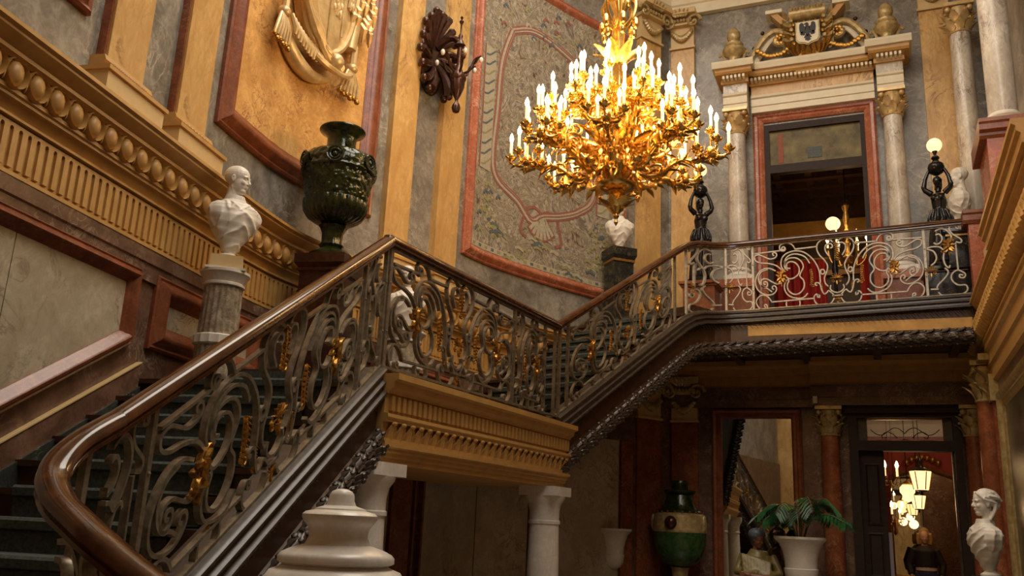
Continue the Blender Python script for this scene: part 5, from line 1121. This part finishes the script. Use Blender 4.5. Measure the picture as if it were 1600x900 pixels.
pdr = root('pedestal', 'dark fluted pedestal under the woman bust at the lower right', 'pedestal', (.84, 9.5, GZ))
MB().lathe([(.20, 0), (.20, .1), (.15, .16), (.145, .5), (.14, 1.15)], (.84, 9.5, GZ), 96, lambda a, z: 1-.05*abs(sin(10*a))).build('shaft', 'black', pdr, True); MB().lathe([(.14, 1.15), (.18, 1.2), (.18, 1.26), (.15, 1.29), (.16, 1.33)], (.84, 9.5, GZ), 36).build('cap', 'black', pdr, True)
bust('white marble bust of a woman with pinned curly hair, lower right corner', (.84, 9.5, -.27), facing(.84, 9.5, -62), .26, 'curl', -.12, .0075, 'long')
# ---------------------------------------------------------------- caryatid lamps
def caryatid(x, y, z0, yaw, label, k=1.0):
    r_ = root('figure_lamp', label, 'lamp', (x, y, z0), 'black bronze figure lamps on the gallery', True); r_.rotation_euler = (0, 0, yaw); mb = MB()
    S = lambda a, b_, c: Vector((a, b_, c))*k; H = .17*k
    mb.tube([S(0, 0, .02), S(0, .0, .35), S(.01, 0, .62), S(.0, 0, .80), S(0, 0, .93), S(0, 0, 1.02)], [.17*k, .15*k, .125*k, .085*k, .10*k, .075*k], 20)
    for q in range(14): a = q*2*pi/14; mb.tube([S(.165*cos(a), .165*sin(a), .02), S(.14*cos(a+.1), .14*sin(a+.1), .4), S(.11*cos(a), .10*sin(a), .66)], .02*k, 6)
    for q in range(12): a = q*2*pi/12; mb.tube([S(.10*cos(a), .10*sin(a), .78), S(.135*cos(a), .15*sin(a), .66), S(.13*cos(a), .145*sin(a), .60)], .022*k, 6)
    for s in (-1, 1):
        mb.ell(S(.06, s*.045, .95), .05*k, 10); mb.tube([S(0, s*.08, 1.03), S(.01, s*.16, 1.10), S(.02, s*.175, 1.14)], [.045*k, .038*k, .034*k], 10); mb.tube([S(.02, s*.175, 1.13), S(.01, s*.15, 1.26), S(0, s*.10, 1.38)], [.036*k, .028*k, .022*k], 10)
        mb.ell(S(0, s*.085, 1.40), (.03*k, .022*k, .035*k), 8)
        for f_ in range(4): mb.tube([S(-.02+.014*f_, s*.08, 1.40), S(-.02+.014*f_, s*.075, 1.44), S(-.018+.014*f_, s*.06, 1.465)], .008*k, 5)
        mb.tube([S(.03, s*.085, 1.39), S(.04, s*.065, 1.42)], .009*k, 5)
    headmb(mb, S(0, 0, 1.20), H, 0, 0, hair='long', n=10)
    sculpt(mb, 'figure', 'bronze', r_, .008, 2)
    MB().lathe([(a*k, b_*k) for a, b_ in [(.03, 1.30), (.09, 1.34), (.11, 1.41), (.10, 1.46), (.05, 1.50), (.035, 1.53), (.055, 1.55), (.05, 1.57), (.02, 1.60), (.02, 1.62), (.035, 1.65), (.04, 1.67)]], n=24).build('carried_urn', 'bronze', r_, True)
    MB().lathe([(.20*k, -.08), (.20*k, 0), (.16*k, .03)], n=24).build('base', 'bronze', r_, True)
    MB().ell((0, 0, 1.75*k), .10, 24).build('globe', 'globe', r_, True)
    a = plight((x, y, z0+1.80*k), 3, .13); return r_
# lamp light sits inside the globe, so it is placed just above it instead
for (x, y, z0, lb, yw) in ((-2.36, 12.75, 3.62, 'black bronze woman holding up a globe lamp, left of the gallery door', 20), (.90, 12.75, 3.62, 'black bronze woman holding up a globe lamp, right of the gallery door', -10)):
    c = caryatid(x, y, z0, facing(x, y, yw), lb)
    pedbox('brown marble pedestal under the %s figure lamp' % ('left' if x < 0 else 'right'), x, y, HZ, 3.54, .46, 'deepred' if x < 0 else 'black', 'red')
for o in bpy.data.objects:
    if o.type == 'LIGHT' and abs(o.location.y-12.75) < .01: o.location.z += .2
# ---------------------------------------------------------------- shell wall lamp between the pilasters
sl = root('wall_lamp', 'dark carved wooden wall lamp with a scallop shell back', 'wall lamp', ML(12.68, 5.8, 0))
mb = MB(); c0 = (12.67, 5.60)
for k in range(17):
    a = pi/2+(k-8)*.335; rad = .50+.03*(k % 2); P = []
    for i in range(9):
        q = i/8; P.append(ML(c0[0]+rad*.68*q*cos(a)+.05*sin(q*3)*cos(a+1.5), c0[1]+rad*q*sin(a)*1.12+.05*sin(q*3)*sin(a+1.5), .04+.10*sin(q*pi*.6)+.05*q*q))
    mb.tube(P, [.016+.034*(i/8) for i in range(9)], 7)
for k in range(17): a = pi/2+(k-8)*.335; rad = .50+.03*(k % 2); mb.ell(ML(c0[0]+rad*.70*cos(a), c0[1]+rad*sin(a)*1.14, .15), (.05, .05, .06), 8)
mb.ell(ML(c0[0], c0[1], .02), (.09, .30, .50), 24); mb.build('shell_back', 'rustbronze', sl, True)
mb = MB(); mb.tube(cat([ML(c0[0], 5.75, .1), ML(c0[0]+.02, 5.82, .25), ML(c0[0]+.02, 5.80, .36), ML(c0[0]+.02, 5.74, .42)], 5), [.07, .065, .06, .055, .05, .05, .05, .045, .04, .04, .04, .04, .04, .04, .035, .03], 8); mb.build('bracket_arm', 'rustbronze', sl, True)
q = Vector(ML(c0[0]+.02, 0, .44)); q.z = 0
MB().lathe([(.005, 6.10), (.02, 6.08), (.01, 6.05), (.03, 6.02), (.012, 5.98), (.012, 5.86), (.03, 5.82), (.02, 5.78), (.05, 5.72), (.075, 5.68), (.03, 5.66), (.035, 5.58), (.025, 5.45), (.055, 5.33), (.10, 5.27), (.105, 5.23), (.09, 5.20)], q, 20).build('lamp_stem', 'rustbronze', sl, True)
MB().lathe([(.09, 5.20), (.085, 5.12), (.05, 5.02), (.02, 4.95), (.02, 4.92), (.045, 4.88), (.055, 4.84), (.04, 4.79), (.005, 4.77)], q, 20, lambda a, z: 1+.06*cos(8*a)).build('lamp_basket', 'rustbronze', sl, True)
for k in range(6):
    a = k*pi/3+.2; d = Vector((cos(a), sin(a), 0)); P = cat([q+Vector((0, 0, 5.30))+d*.05, q+Vector((0, 0, 5.34))+d*.14, q+Vector((0, 0, 5.48))+d*.20, q+Vector((0, 0, 5.52))+d*.28], 4); ar = MB().tube(P, .016, 7); leaf(ar, P[6], d+Vector((0, 0, .8)), (0, 0, 1), .12, .06, .4); ar = ar.build('branch', 'rustbronze', sl, True)
    MB().ell(P[-1]-Vector((0, 0, .05)), (.028, .028, .04), 10).build('bulb_glass', 'white', ar, True)
# ---------------------------------------------------------------- gilded coat of arms
ca_ = root('coat_of_arms', 'large gilded plaster coat of arms with tassels on the amber marble', 'relief', ML(10.6, 5.3, .05))
def W_(s, z, o): return Vector(ML(s, z, o))
mb = MB(); rows = []
for i in range(13):
    q = i/12; z = 4.72+q*2.6; hw = .50*sqrt(max(.05, 1-(1-min(q*3.2, 1))**2))+.04
    rows.append([W_(10.72-hw, z, .03), W_(10.72-hw, z, .12), W_(10.72-hw*.5, z, .19), W_(10.72, z, .21), W_(10.72+hw*.5, z, .19), W_(10.72+hw, z, .12), W_(10.72+hw, z, .03)])
mb.grid(rows, cap=True).build('shield_field', 'ivory' if 0 else 'reliefg', ca_, True)
mb = MB(); mb.tube([W_(10.72-.02, 4.75, .22), W_(10.72-.02, 7.2, .22)], .014, 6); mb.tube([W_(10.72+.22, 4.95, .20), W_(10.72+.22, 7.2, .20)], .012, 6); mb.build('shield_rule', 'reliefg', ca_)
rnd = random.Random(3); 
for (a, b_) in ((10.45, 6.1), (10.42, 5.7), (10.50, 5.35), (10.83, 5.3), (10.82, 5.7), (10.85, 6.1), (11.02, 5.5), (11.05, 6.0)):
    mb = MB()
    for k in range(6): mb.ell(W_(a+rnd.uniform(-.07, .07), b_+rnd.uniform(-.13, .13), .20), (.03, .03, .06), 7)
    mb.tube([W_(a, b_-.15, .2), W_(a+.02, b_+.12, .21)], .02, 6); mb.build('charge', 'reliefg', ca_, True)
mb = MB()
for i in range(41):
    q = i/40; a = -2.65+q*4.3; pass
edge = [(10.16, 7.2), (10.18, 6.2), (10.22, 5.6), (10.30, 5.1), (10.45, 4.82), (10.72, 4.70), (10.98, 4.82), (11.12, 5.1), (11.2, 5.6), (11.24, 6.2), (11.24, 7.2)]
mb.tube(cat([W_(a, b_, .14) for a, b_ in edge], 5), .045, 8); mb.build('shield_rim', 'reliefg', ca_, True)
for sg, sh_ in ((-1, 0), (-1, .1), (-1, .2)):
    P = cat([W_(10.05+sh_*.6, 6.9, .1), W_(9.92+sh_, 6.2, .14), W_(10.02+sh_, 5.6, .17), W_(10.22+sh_*.8, 5.1, .2), W_(10.62+sh_*.4, 4.72-sh_*.3, .2), W_(11.0, 4.60, .18)], 7)
    MB().tube(P, [.05+.012*sin(i*1.3) for i in range(len(P))], 8).build('twisted_cord', 'reliefg', ca_, True)
mb = MB(); P = cat([W_(10.06, 4.86, .06), W_(10.12, 4.60, .07), W_(10.34, 4.43, .08), W_(10.66, 4.38, .08), W_(10.96, 4.48, .07)], 6); mb.tube(P, [.02+.065*sin(pi*i/len(P)) for i in range(len(P))], 10); mb.build('scroll_plate', 'reliefg', ca_, True)
for k in range(15): P = [W_(10.12+k*.055, 4.78-.02*k+.0010*k*k, .14), W_(10.14+k*.055, 4.63-.018*k+.0010*k*k, .19), W_(10.15+k*.055, 4.57-.018*k+.0010*k*k, .18)]; MB().tube(P, [.024, .03, .018], 7).build('fringe', 'reliefg', ca_, True)
mb = MB()
for k in range(70):
    a = rnd.uniform(11.10, 11.46); b_ = rnd.uniform(5.30, 6.9); P = [W_(a, b_, .14), W_(a+.02, b_-.08, .19), W_(a+.03+.15*(a-11.1), b_-.2, .13)]; mb.tube(P, [.03, .04, .014], 6)
mb.build('feathered_mantling', 'reliefg', ca_, True)
mb = MB(); mb.tube(cat([W_(11.2, 6.9, .1), W_(11.26, 6.0, .10), W_(11.24, 5.4, .10), W_(11.2, 4.95, .10)], 6), .075, 10); mb.ell(W_(10.86, 4.62, .22), (.10, .10, .09), 12); mb.tube(cat([W_(10.55, 4.55, .2), W_(10.7, 4.50, .24), W_(11.0, 4.52, .22), W_(11.15, 4.6, .2)], 5), .035, 8); mb.tube(cat([W_(10.60, 4.75, .2), W_(10.75, 4.66, .24), W_(10.84, 4.72, .2)], 5), .03, 8); mb.build('knotted_mantle', 'reliefg', ca_, True)
for (a, b_) in ((9.98, 4.72), (11.22, 4.72)):
    t_ = MB(); t_.ell(W_(a+.02, b_+.02, .12), (.07, .07, .06), 12); t_.tube([W_(a+.04, b_+.3, .12), W_(a+.02, b_, .13)], .04, 8); t_ = t_.build('tassel', 'reliefg', ca_, True)
    for k in range(6):
        u = (k-2.5)*.036; MB().tube([W_(a+u*.6, b_-.03, .14), W_(a+u*1.3-.01, b_-.17, .16), W_(a+u*1.5-.02, b_-.30, .15)], [.016, .02, .016], 7).build('tassel_strand', 'reliefg', t_, True)
        MB().ell(W_(a+u*1.55-.02, b_-.325-.02*(k % 2), .15), .03, 8).build('tassel_bead', 'gold', t_, True)
# ---------------------------------------------------------------- painted seated figure before the looking glass
sf = root('painted_sculpture', 'dark painted carving of two huddled figures before the looking glass', 'sculpture', (-1.53, 12.7, GZ))
mb = MB(); x, y = -1.62, 12.7
mb.tube([(x, y, -1.1), (x, y, -.7), (x-.02, y, -.35), (x, y, -.2)], [.34, .28, .20, .11], 18); mb.tube([(x-.18, y-.05, -.28), (x-.26, y-.14, -.48), (x+.02, y-.26, -.5)], [.08, .07, .05], 10); mb.tube([(x+.17, y-.05, -.28), (x+.27, y-.14, -.5), (x+.05, y-.26, -.53)], [.08, .07, .05], 10)
for k in range(10): mb.tube([(x-.2+.04*k, y-.17, -.25-.01*k), (x-.16+.035*k, y-.25, -.5), (x-.25+.06*k, y-.26, -.9)], .028, 6)
sculpt(mb, 'robed_body', 'polyr', sf, .014, 3)
mb = MB(); headmb(mb, (x-.0, y-.05, -.07), .23, radians(-40), .2, hair=None, n=10); sculpt(mb, 'head', 'polys', sf, .01, 2)
mb = MB(); mb.ell((x-.02, y-.03, .0), (.12, .11, .09), 12); mb.ell((x-.02, y+.02, -.07), (.10, .10, .12), 10); sculpt(mb, 'cap', 'cap', sf, .012, 2)
mb = MB(); mb.tube([(x+.08, y-.30, -.56), (x+.18, y-.32, -.54), (x-.08, y-.33, -.52)], [.045, .04, .03], 10); mb.ell((x-.12, y-.32, -.51), (.05, .035, .03), 8)
for f_ in range(4): mb.tube([(x-.14, y-.33, -.53+.018*f_), (x-.19, y-.34, -.535+.018*f_), (x-.215, y-.33, -.55+.018*f_)], .010, 5)
sculpt(mb, 'forearm', 'polys', sf, .008, 2)
mb = MB(); x2 = x+.33; mb.tube([(x2+.1, y+.05, -1.2), (x2+.08, y+.05, -.6), (x2, y+.03, -.3), (x2-.07, y, -.14)], [.26, .22, .17, .1], 16); mb.tube([(x2+.1, y-.05, -.3), (x2+.12, y-.15, -.6), (x2-.1, y-.28, -.55)], [.1, .09, .05], 10)
headmb(mb, (x2-.10, y-.02, -.02), .22, radians(-150), .35, hair='long', n=10); sculpt(mb, 'leaning_figure', 'rustbronze', sf, .013, 3)
MB().box(x-.45, x+.75, y-.3, y+.3, GZ, -1.1).build('bench_base', 'midwood', sf)
# ---------------------------------------------------------------- the visitor in the red room
vp = root('person', 'blond person in a black jacket and blue jeans standing in the red room', 'person', (.61, 18.8, GZ), None, True); vp.scale = (1.13,)*3; vp.rotation_euler = (0, 0, atan2(-17.1, -.55))
mb = MB(); headmb(mb, (0, 0, 1.50), .225, .15, .1, hair=None, n=10)
mb.tube([(0, 0, 1.30), (0, 0, 1.15), (0, 0, .98)], [.10, .14, .13], 14)
for s in (-1, 1):
    mb.tube([(0, s*.15, 1.28), (-.02, s*.24, 1.05), (.06, s*.22, .86)], [.05, .042, .03], 10); h = Vector((.08, s*.21, .82)); mb.ell(h, (.03, .02, .04), 8)
    for f_ in range(4): mb.tube([h+Vector((.02-.013*f_, 0, -.02)), h+Vector((.025-.013*f_, 0, -.06)), h+Vector((.03-.013*f_, -s*.01, -.085+.005*f_))], .008, 5)
    mb.tube([h+Vector((.02, -s*.005, 0)), h+Vector((.05, -s*.01, -.03))], .009, 5)
    mb.tube([(0, s*.08, .95), (.01, s*.12, .5), (0, s*.15, .1)], [.09, .065, .045], 12); mb.tube([(0, s*.15, .06), (.14, s*.17, .04)], [.045, .035], 8)
sculpt(mb, 'body', 'skin', vp, .011, 2)
mb = MB(); mb.ell((-.05, 0, 1.56), (.10, .088, .10), 12); mb.ell((-.07, 0, 1.45), (.07, .10, .12), 10)
for s in (-1, 1): mb.tube([(0, s*.09, 1.56), (-.01, s*.10, 1.45), (-.02, s*.09, 1.38)], .03, 8)
sculpt(mb, 'hair', 'hair', vp, .012, 2)
mb = MB(); mb.tube([(0, 0, 1.36), (0, 0, 1.28), (0, 0, 1.12), (0, 0, 1.02)], [.09, .175, .165, .17], 16)
for s in (-1, 1): mb.tube([(0, s*.15, 1.30), (-.02, s*.25, 1.06), (.05, s*.23, .90)], [.07, .062, .05], 10)
sculpt(mb, 'jacket', 'jacket', vp, .012, 2)
mb = MB(); mb.tube([(0, 0, 1.04), (0, 0, .97)], [.16, .165], 14); mb.build('shirt_hem', 'shirt', vp, True)
mb = MB(); mb.tube([(0, 0, 1.0), (0, 0, .88)], [.155, .16], 14)
for s in (-1, 1): mb.tube([(0, s*.08, .92), (.01, s*.125, .5), (0, s*.155, .10)], [.105, .08, .062], 12)
sculpt(mb, 'jeans', 'jeans', vp, .012, 2)
for s in (-1, 1): mb = MB(); mb.tube([(-.03, s*.155, .05), (.10, s*.17, .045), (.17, s*.18, .035)], [.055, .05, .035], 10); sculpt(mb, 'shoe', 'jacket', vp, .01, 2)
# ================================================================ THE GREAT CHANDELIER
CX, CY, CZ = -2.17, 7.5, 0
cd = root('chandelier', 'great gilt bronze chandelier with tiers of lit candles', 'chandelier', (CX, CY, 3.3)); cc_ = Vector((CX, CY, 0))
def lath(pr_, nm, n=28, mod=None, mat='brass'): return MB().lathe([(a, b_) for a, b_ in pr_], (CX, CY, 0), n, mod).build(nm, mat, cd, True)
lath([(.004, 2.70), (.02, 2.73), (.012, 2.76), (.03, 2.79), (.02, 2.82)], 'bottom_drop')
lath([(.03, 2.82), (.07, 2.86), (.08, 2.90), (.055, 2.95), (.08, 2.99), (.06, 3.02), (.09, 3.03)], 'pendant_finial', 28, lambda a, z: 1+.12*cos(8*a))
lath([(.06, 3.03), (.15, 3.05), (.185, 3.08), (.19, 3.10), (.16, 3.12), (.10, 3.14)], 'lower_dish')
lath([(.10, 3.13), (.12, 3.18), (.17, 3.24), (.19, 3.30), (.17, 3.35), (.12, 3.38), (.09, 3.40)], 'gadrooned_bowl', 72, lambda a, z: 1+.06*abs(cos(10*a)))
lath([(.09, 3.40), (.13, 3.44), (.12, 3.50), (.10, 3.54), (.15, 3.58), (.17, 3.62), (.15, 3.66), (.10, 3.69), (.13, 3.74), (.14, 3.80), (.11, 3.88), (.08, 3.95)], 'baluster')
lath([(.08, 3.94), (.12, 4.0), (.10, 4.06), (.06, 4.12), (.055, 4.3), (.07, 4.4), (.05, 4.5), (.06, 4.7), (.05, 4.9), (.09, 5.0), (.06, 5.1), (.04, 5.3)], 'upper_stem', 28, lambda a, z: 1+.10*cos(6*a+z*3))
MB().tube([(CX, CY, 5.3), (CX, CY, 10.1)], .02, 8).build('hanging_chain', 'brass', cd)
leafcl = MB()
for k in range(8):
    a = k*pi/4; d = Vector((cos(a), sin(a), 0))
    leaf(leafcl, cc_+d*.10+Vector((0, 0, 3.42)), d*.5+Vector((0, 0, 1)), d, .30, .14, .9, 7); leaf(leafcl, cc_+d*.09+Vector((0, 0, 3.92)), d*.4+Vector((0, 0, 1)), d, .26, .12, .8, 7); leaf(leafcl, cc_+d*.05+Vector((0, 0, 2.86)), d*.6+Vector((0, 0, .7)), d, .13, .08, .7, 5)
    leaf(leafcl, cc_+d*.06+Vector((0, 0, 4.35)), d*.5+Vector((0, 0, 1)), d, .22, .10, .8, 6)
stuff(leafcl.build('acanthus_sheath', 'brass', cd, True))
for k in range(6):
    a = k*pi/3; d = Vector((cos(a), sin(a), 0)); P = cat([cc_+d*.05+Vector((0, 0, 4.75)), cc_+d*.14+Vector((0, 0, 4.85)), cc_+d*.17+Vector((0, 0, 5.0)), cc_+d*.12+Vector((0, 0, 5.08))], 5); q = MB(); q.tube(P, .02, 7); q.ell(P[-1], .035, 8); q.ell(cc_+d*.17+Vector((0, 0, 4.78)), (.035, .035, .07), 8); q.ell(cc_+d*.15+Vector((0, 0, 4.66)), (.03, .03, .05), 8); q.build('crown_scroll', 'brass', cd, True)
ccan = mesh_of(MB().lathe([(.0145, 0), (.0145, .125)], n=10), 'candle', 'candle'); cbul = mesh_of(MB().lathe([(.008, 0), (.016, .014), (.021, .034), (.018, .056), (.008, .080), (.001, .096)], n=10), 'bulb', 'bulb')
cpm = MB().lathe([(.006, -.06), (.018, -.05), (.012, -.035), (.03, -.015), (.045, .0), (.047, .008), (.03, .012), (.02, .02), (.024, .04), (.018, .05)], n=16)
for k in range(6): a = k*pi/3; leaf(cpm, (.02*cos(a), .02*sin(a), -.02), (cos(a), sin(a), .3), (0, 0, 1), .05, .035, .5, 4)
ccup = mesh_of(cpm, 'candle_cup', 'brass')
def candle(q, par):
    cu = put(ccup, 'candle_cup', par, q); can = put(ccan, 'candle', par, q+Vector((0, 0, .045))); put(cbul, 'bulb', par, q+Vector((0, 0, .17)))
def armset(n, ph, r0, z0, pts, hub, cl, nm='arm', rad=.026, lw=.12):
    for k in range(n):
        a = 2*pi*(k+ph)/n; d = Vector((cos(a), sin(a), 0)); sd = Vector((-sin(a), cos(a), 0))
        P = cat([cc_+d*r_+Vector((0, 0, z)) for r_, z in pts], 6); N = len(P)
        mb = MB(); mb.tube(P, [rad*(1.15-.45*i/N) for i in range(N)], 8)
        for i in range(3, N-2, 4):
            t_ = (P[i+1]-P[i-1]).normalized(); up = d.cross(sd); nn = t_.cross(sd).normalized()
            leaf(mb, P[i], t_+nn*.45, nn, .16, lw*.6, .7, 5); leaf(mb, P[i], t_-nn*.45, -nn, .13, lw*.5, .6, 5)
        # scroll under the arm
        c = cc_+d*(hub[0]*.62)+Vector((0, 0, hub[1]-.12)); mb.tube([c+d*(.07*(1-j/26)*cos(j*.42))+Vector((0, 0, .07*(1-j/26)*sin(j*.42))) for j in range(22)], .012, 6)
        arm = mb.build(nm, 'brass', cd, True)
        h = cc_+d*hub[0]+Vector((0, 0, hub[1])); bm_ = MB(); bm_.lathe([(.005, -.13), (.03, -.10), (.02, -.07), (.05, -.03), (.05, .01), (.03, .04)], h, 14)
        for kk in range(5): aa = kk*1.257; leaf(bm_, h+Vector((.03*cos(aa), .03*sin(aa), -.08)), (cos(aa), sin(aa), -.3), (cos(aa), sin(aa), 1), .09, .06, .7, 5)
        for j, (rr, dz) in enumerate(cl):
            aa = a+2*pi*j/(len(cl)-1) if j else 0
            if j == 0: q = h+Vector((0, 0, .08+dz)); bm_.tube([h, q], .012, 6)
            else:
                e = Vector((cos(aa), sin(aa), 0)); q = h+e*rr+Vector((0, 0, dz)); bm_.tube(cat([h, h+e*rr*.5+Vector((0, 0, -.05)), h+e*rr*.95+Vector((0, 0, -.03)), q-Vector((0, 0, .05))], 4), .011, 7)
                leaf(bm_, h+e*rr*.6+Vector((0, 0, -.05)), e+Vector((0, 0, -.2)), (0, 0, -1), .07, .05, .5, 4)
            candle(q, arm)
        bm_.build('branch_cluster', 'brass', arm, True)
low = [(.12, 3.32), (.22, 3.20), (.38, 3.18), (.52, 3.28), (.62, 3.32), (.74, 3.30), (.84, 3.36)]
armset(8, .22, .1, 3.3, low, (.87, 3.40), [(0, .12), (.16, .02), (.16, .05), (.16, 0), (.16, .05), (.16, .02)])
mid = [(.12, 3.55), (.22, 3.42), (.38, 3.42), (.52, 3.52), (.60, 3.64), (.635, 3.71)]
armset(8, .72, .1, 3.6, mid, (.645, 3.73), [(0, .12), (.13, .02), (.13, .04), (.13, .02), (.13, .04)], 'arm', .022)
top = [(.08, 3.90), (.16, 3.82), (.28, 3.82), (.36, 3.92), (.39, 3.97)]
armset(7, .3, .1, 4.0, top, (.39, 3.99), [(0, .08), (.10, .02), (.10, .02)], 'arm', .018, .08)
for k in range(12):      # small hanging pine-cone drops and inner scrolls
    a = k*pi/6+.2; d = Vector((cos(a), sin(a), 0)); q = cc_+d*(.36+.08*(k % 2))+Vector((0, 0, 3.20+.25*(k % 2))); mb = MB(); mb.tube([q+d*(.10*(1-j/30)*cos(j*.4+1))+Vector((0, 0, .10*(1-j/30)*sin(j*.4+1))) for j in range(24)], .013, 6); mb.ell(q-Vector((0, 0, .12)), (.022, .022, .04), 8); leaf(mb, q, d+Vector((0, 0, -.5)), (0, 0, 1), .16, .09, .7, 5); mb.build('hanging_scroll', 'brass', cd, True)
for (dx, dy, z, e) in ((0, 0, 4.50, 42), (.45, -.45, 3.95, 22), (-.45, -.45, 3.95, 22), (.45, .45, 3.95, 22), (-.45, .45, 3.95, 22)): plight((CX+dx, CY+dy, z), e, .22, (1, .66, .33))
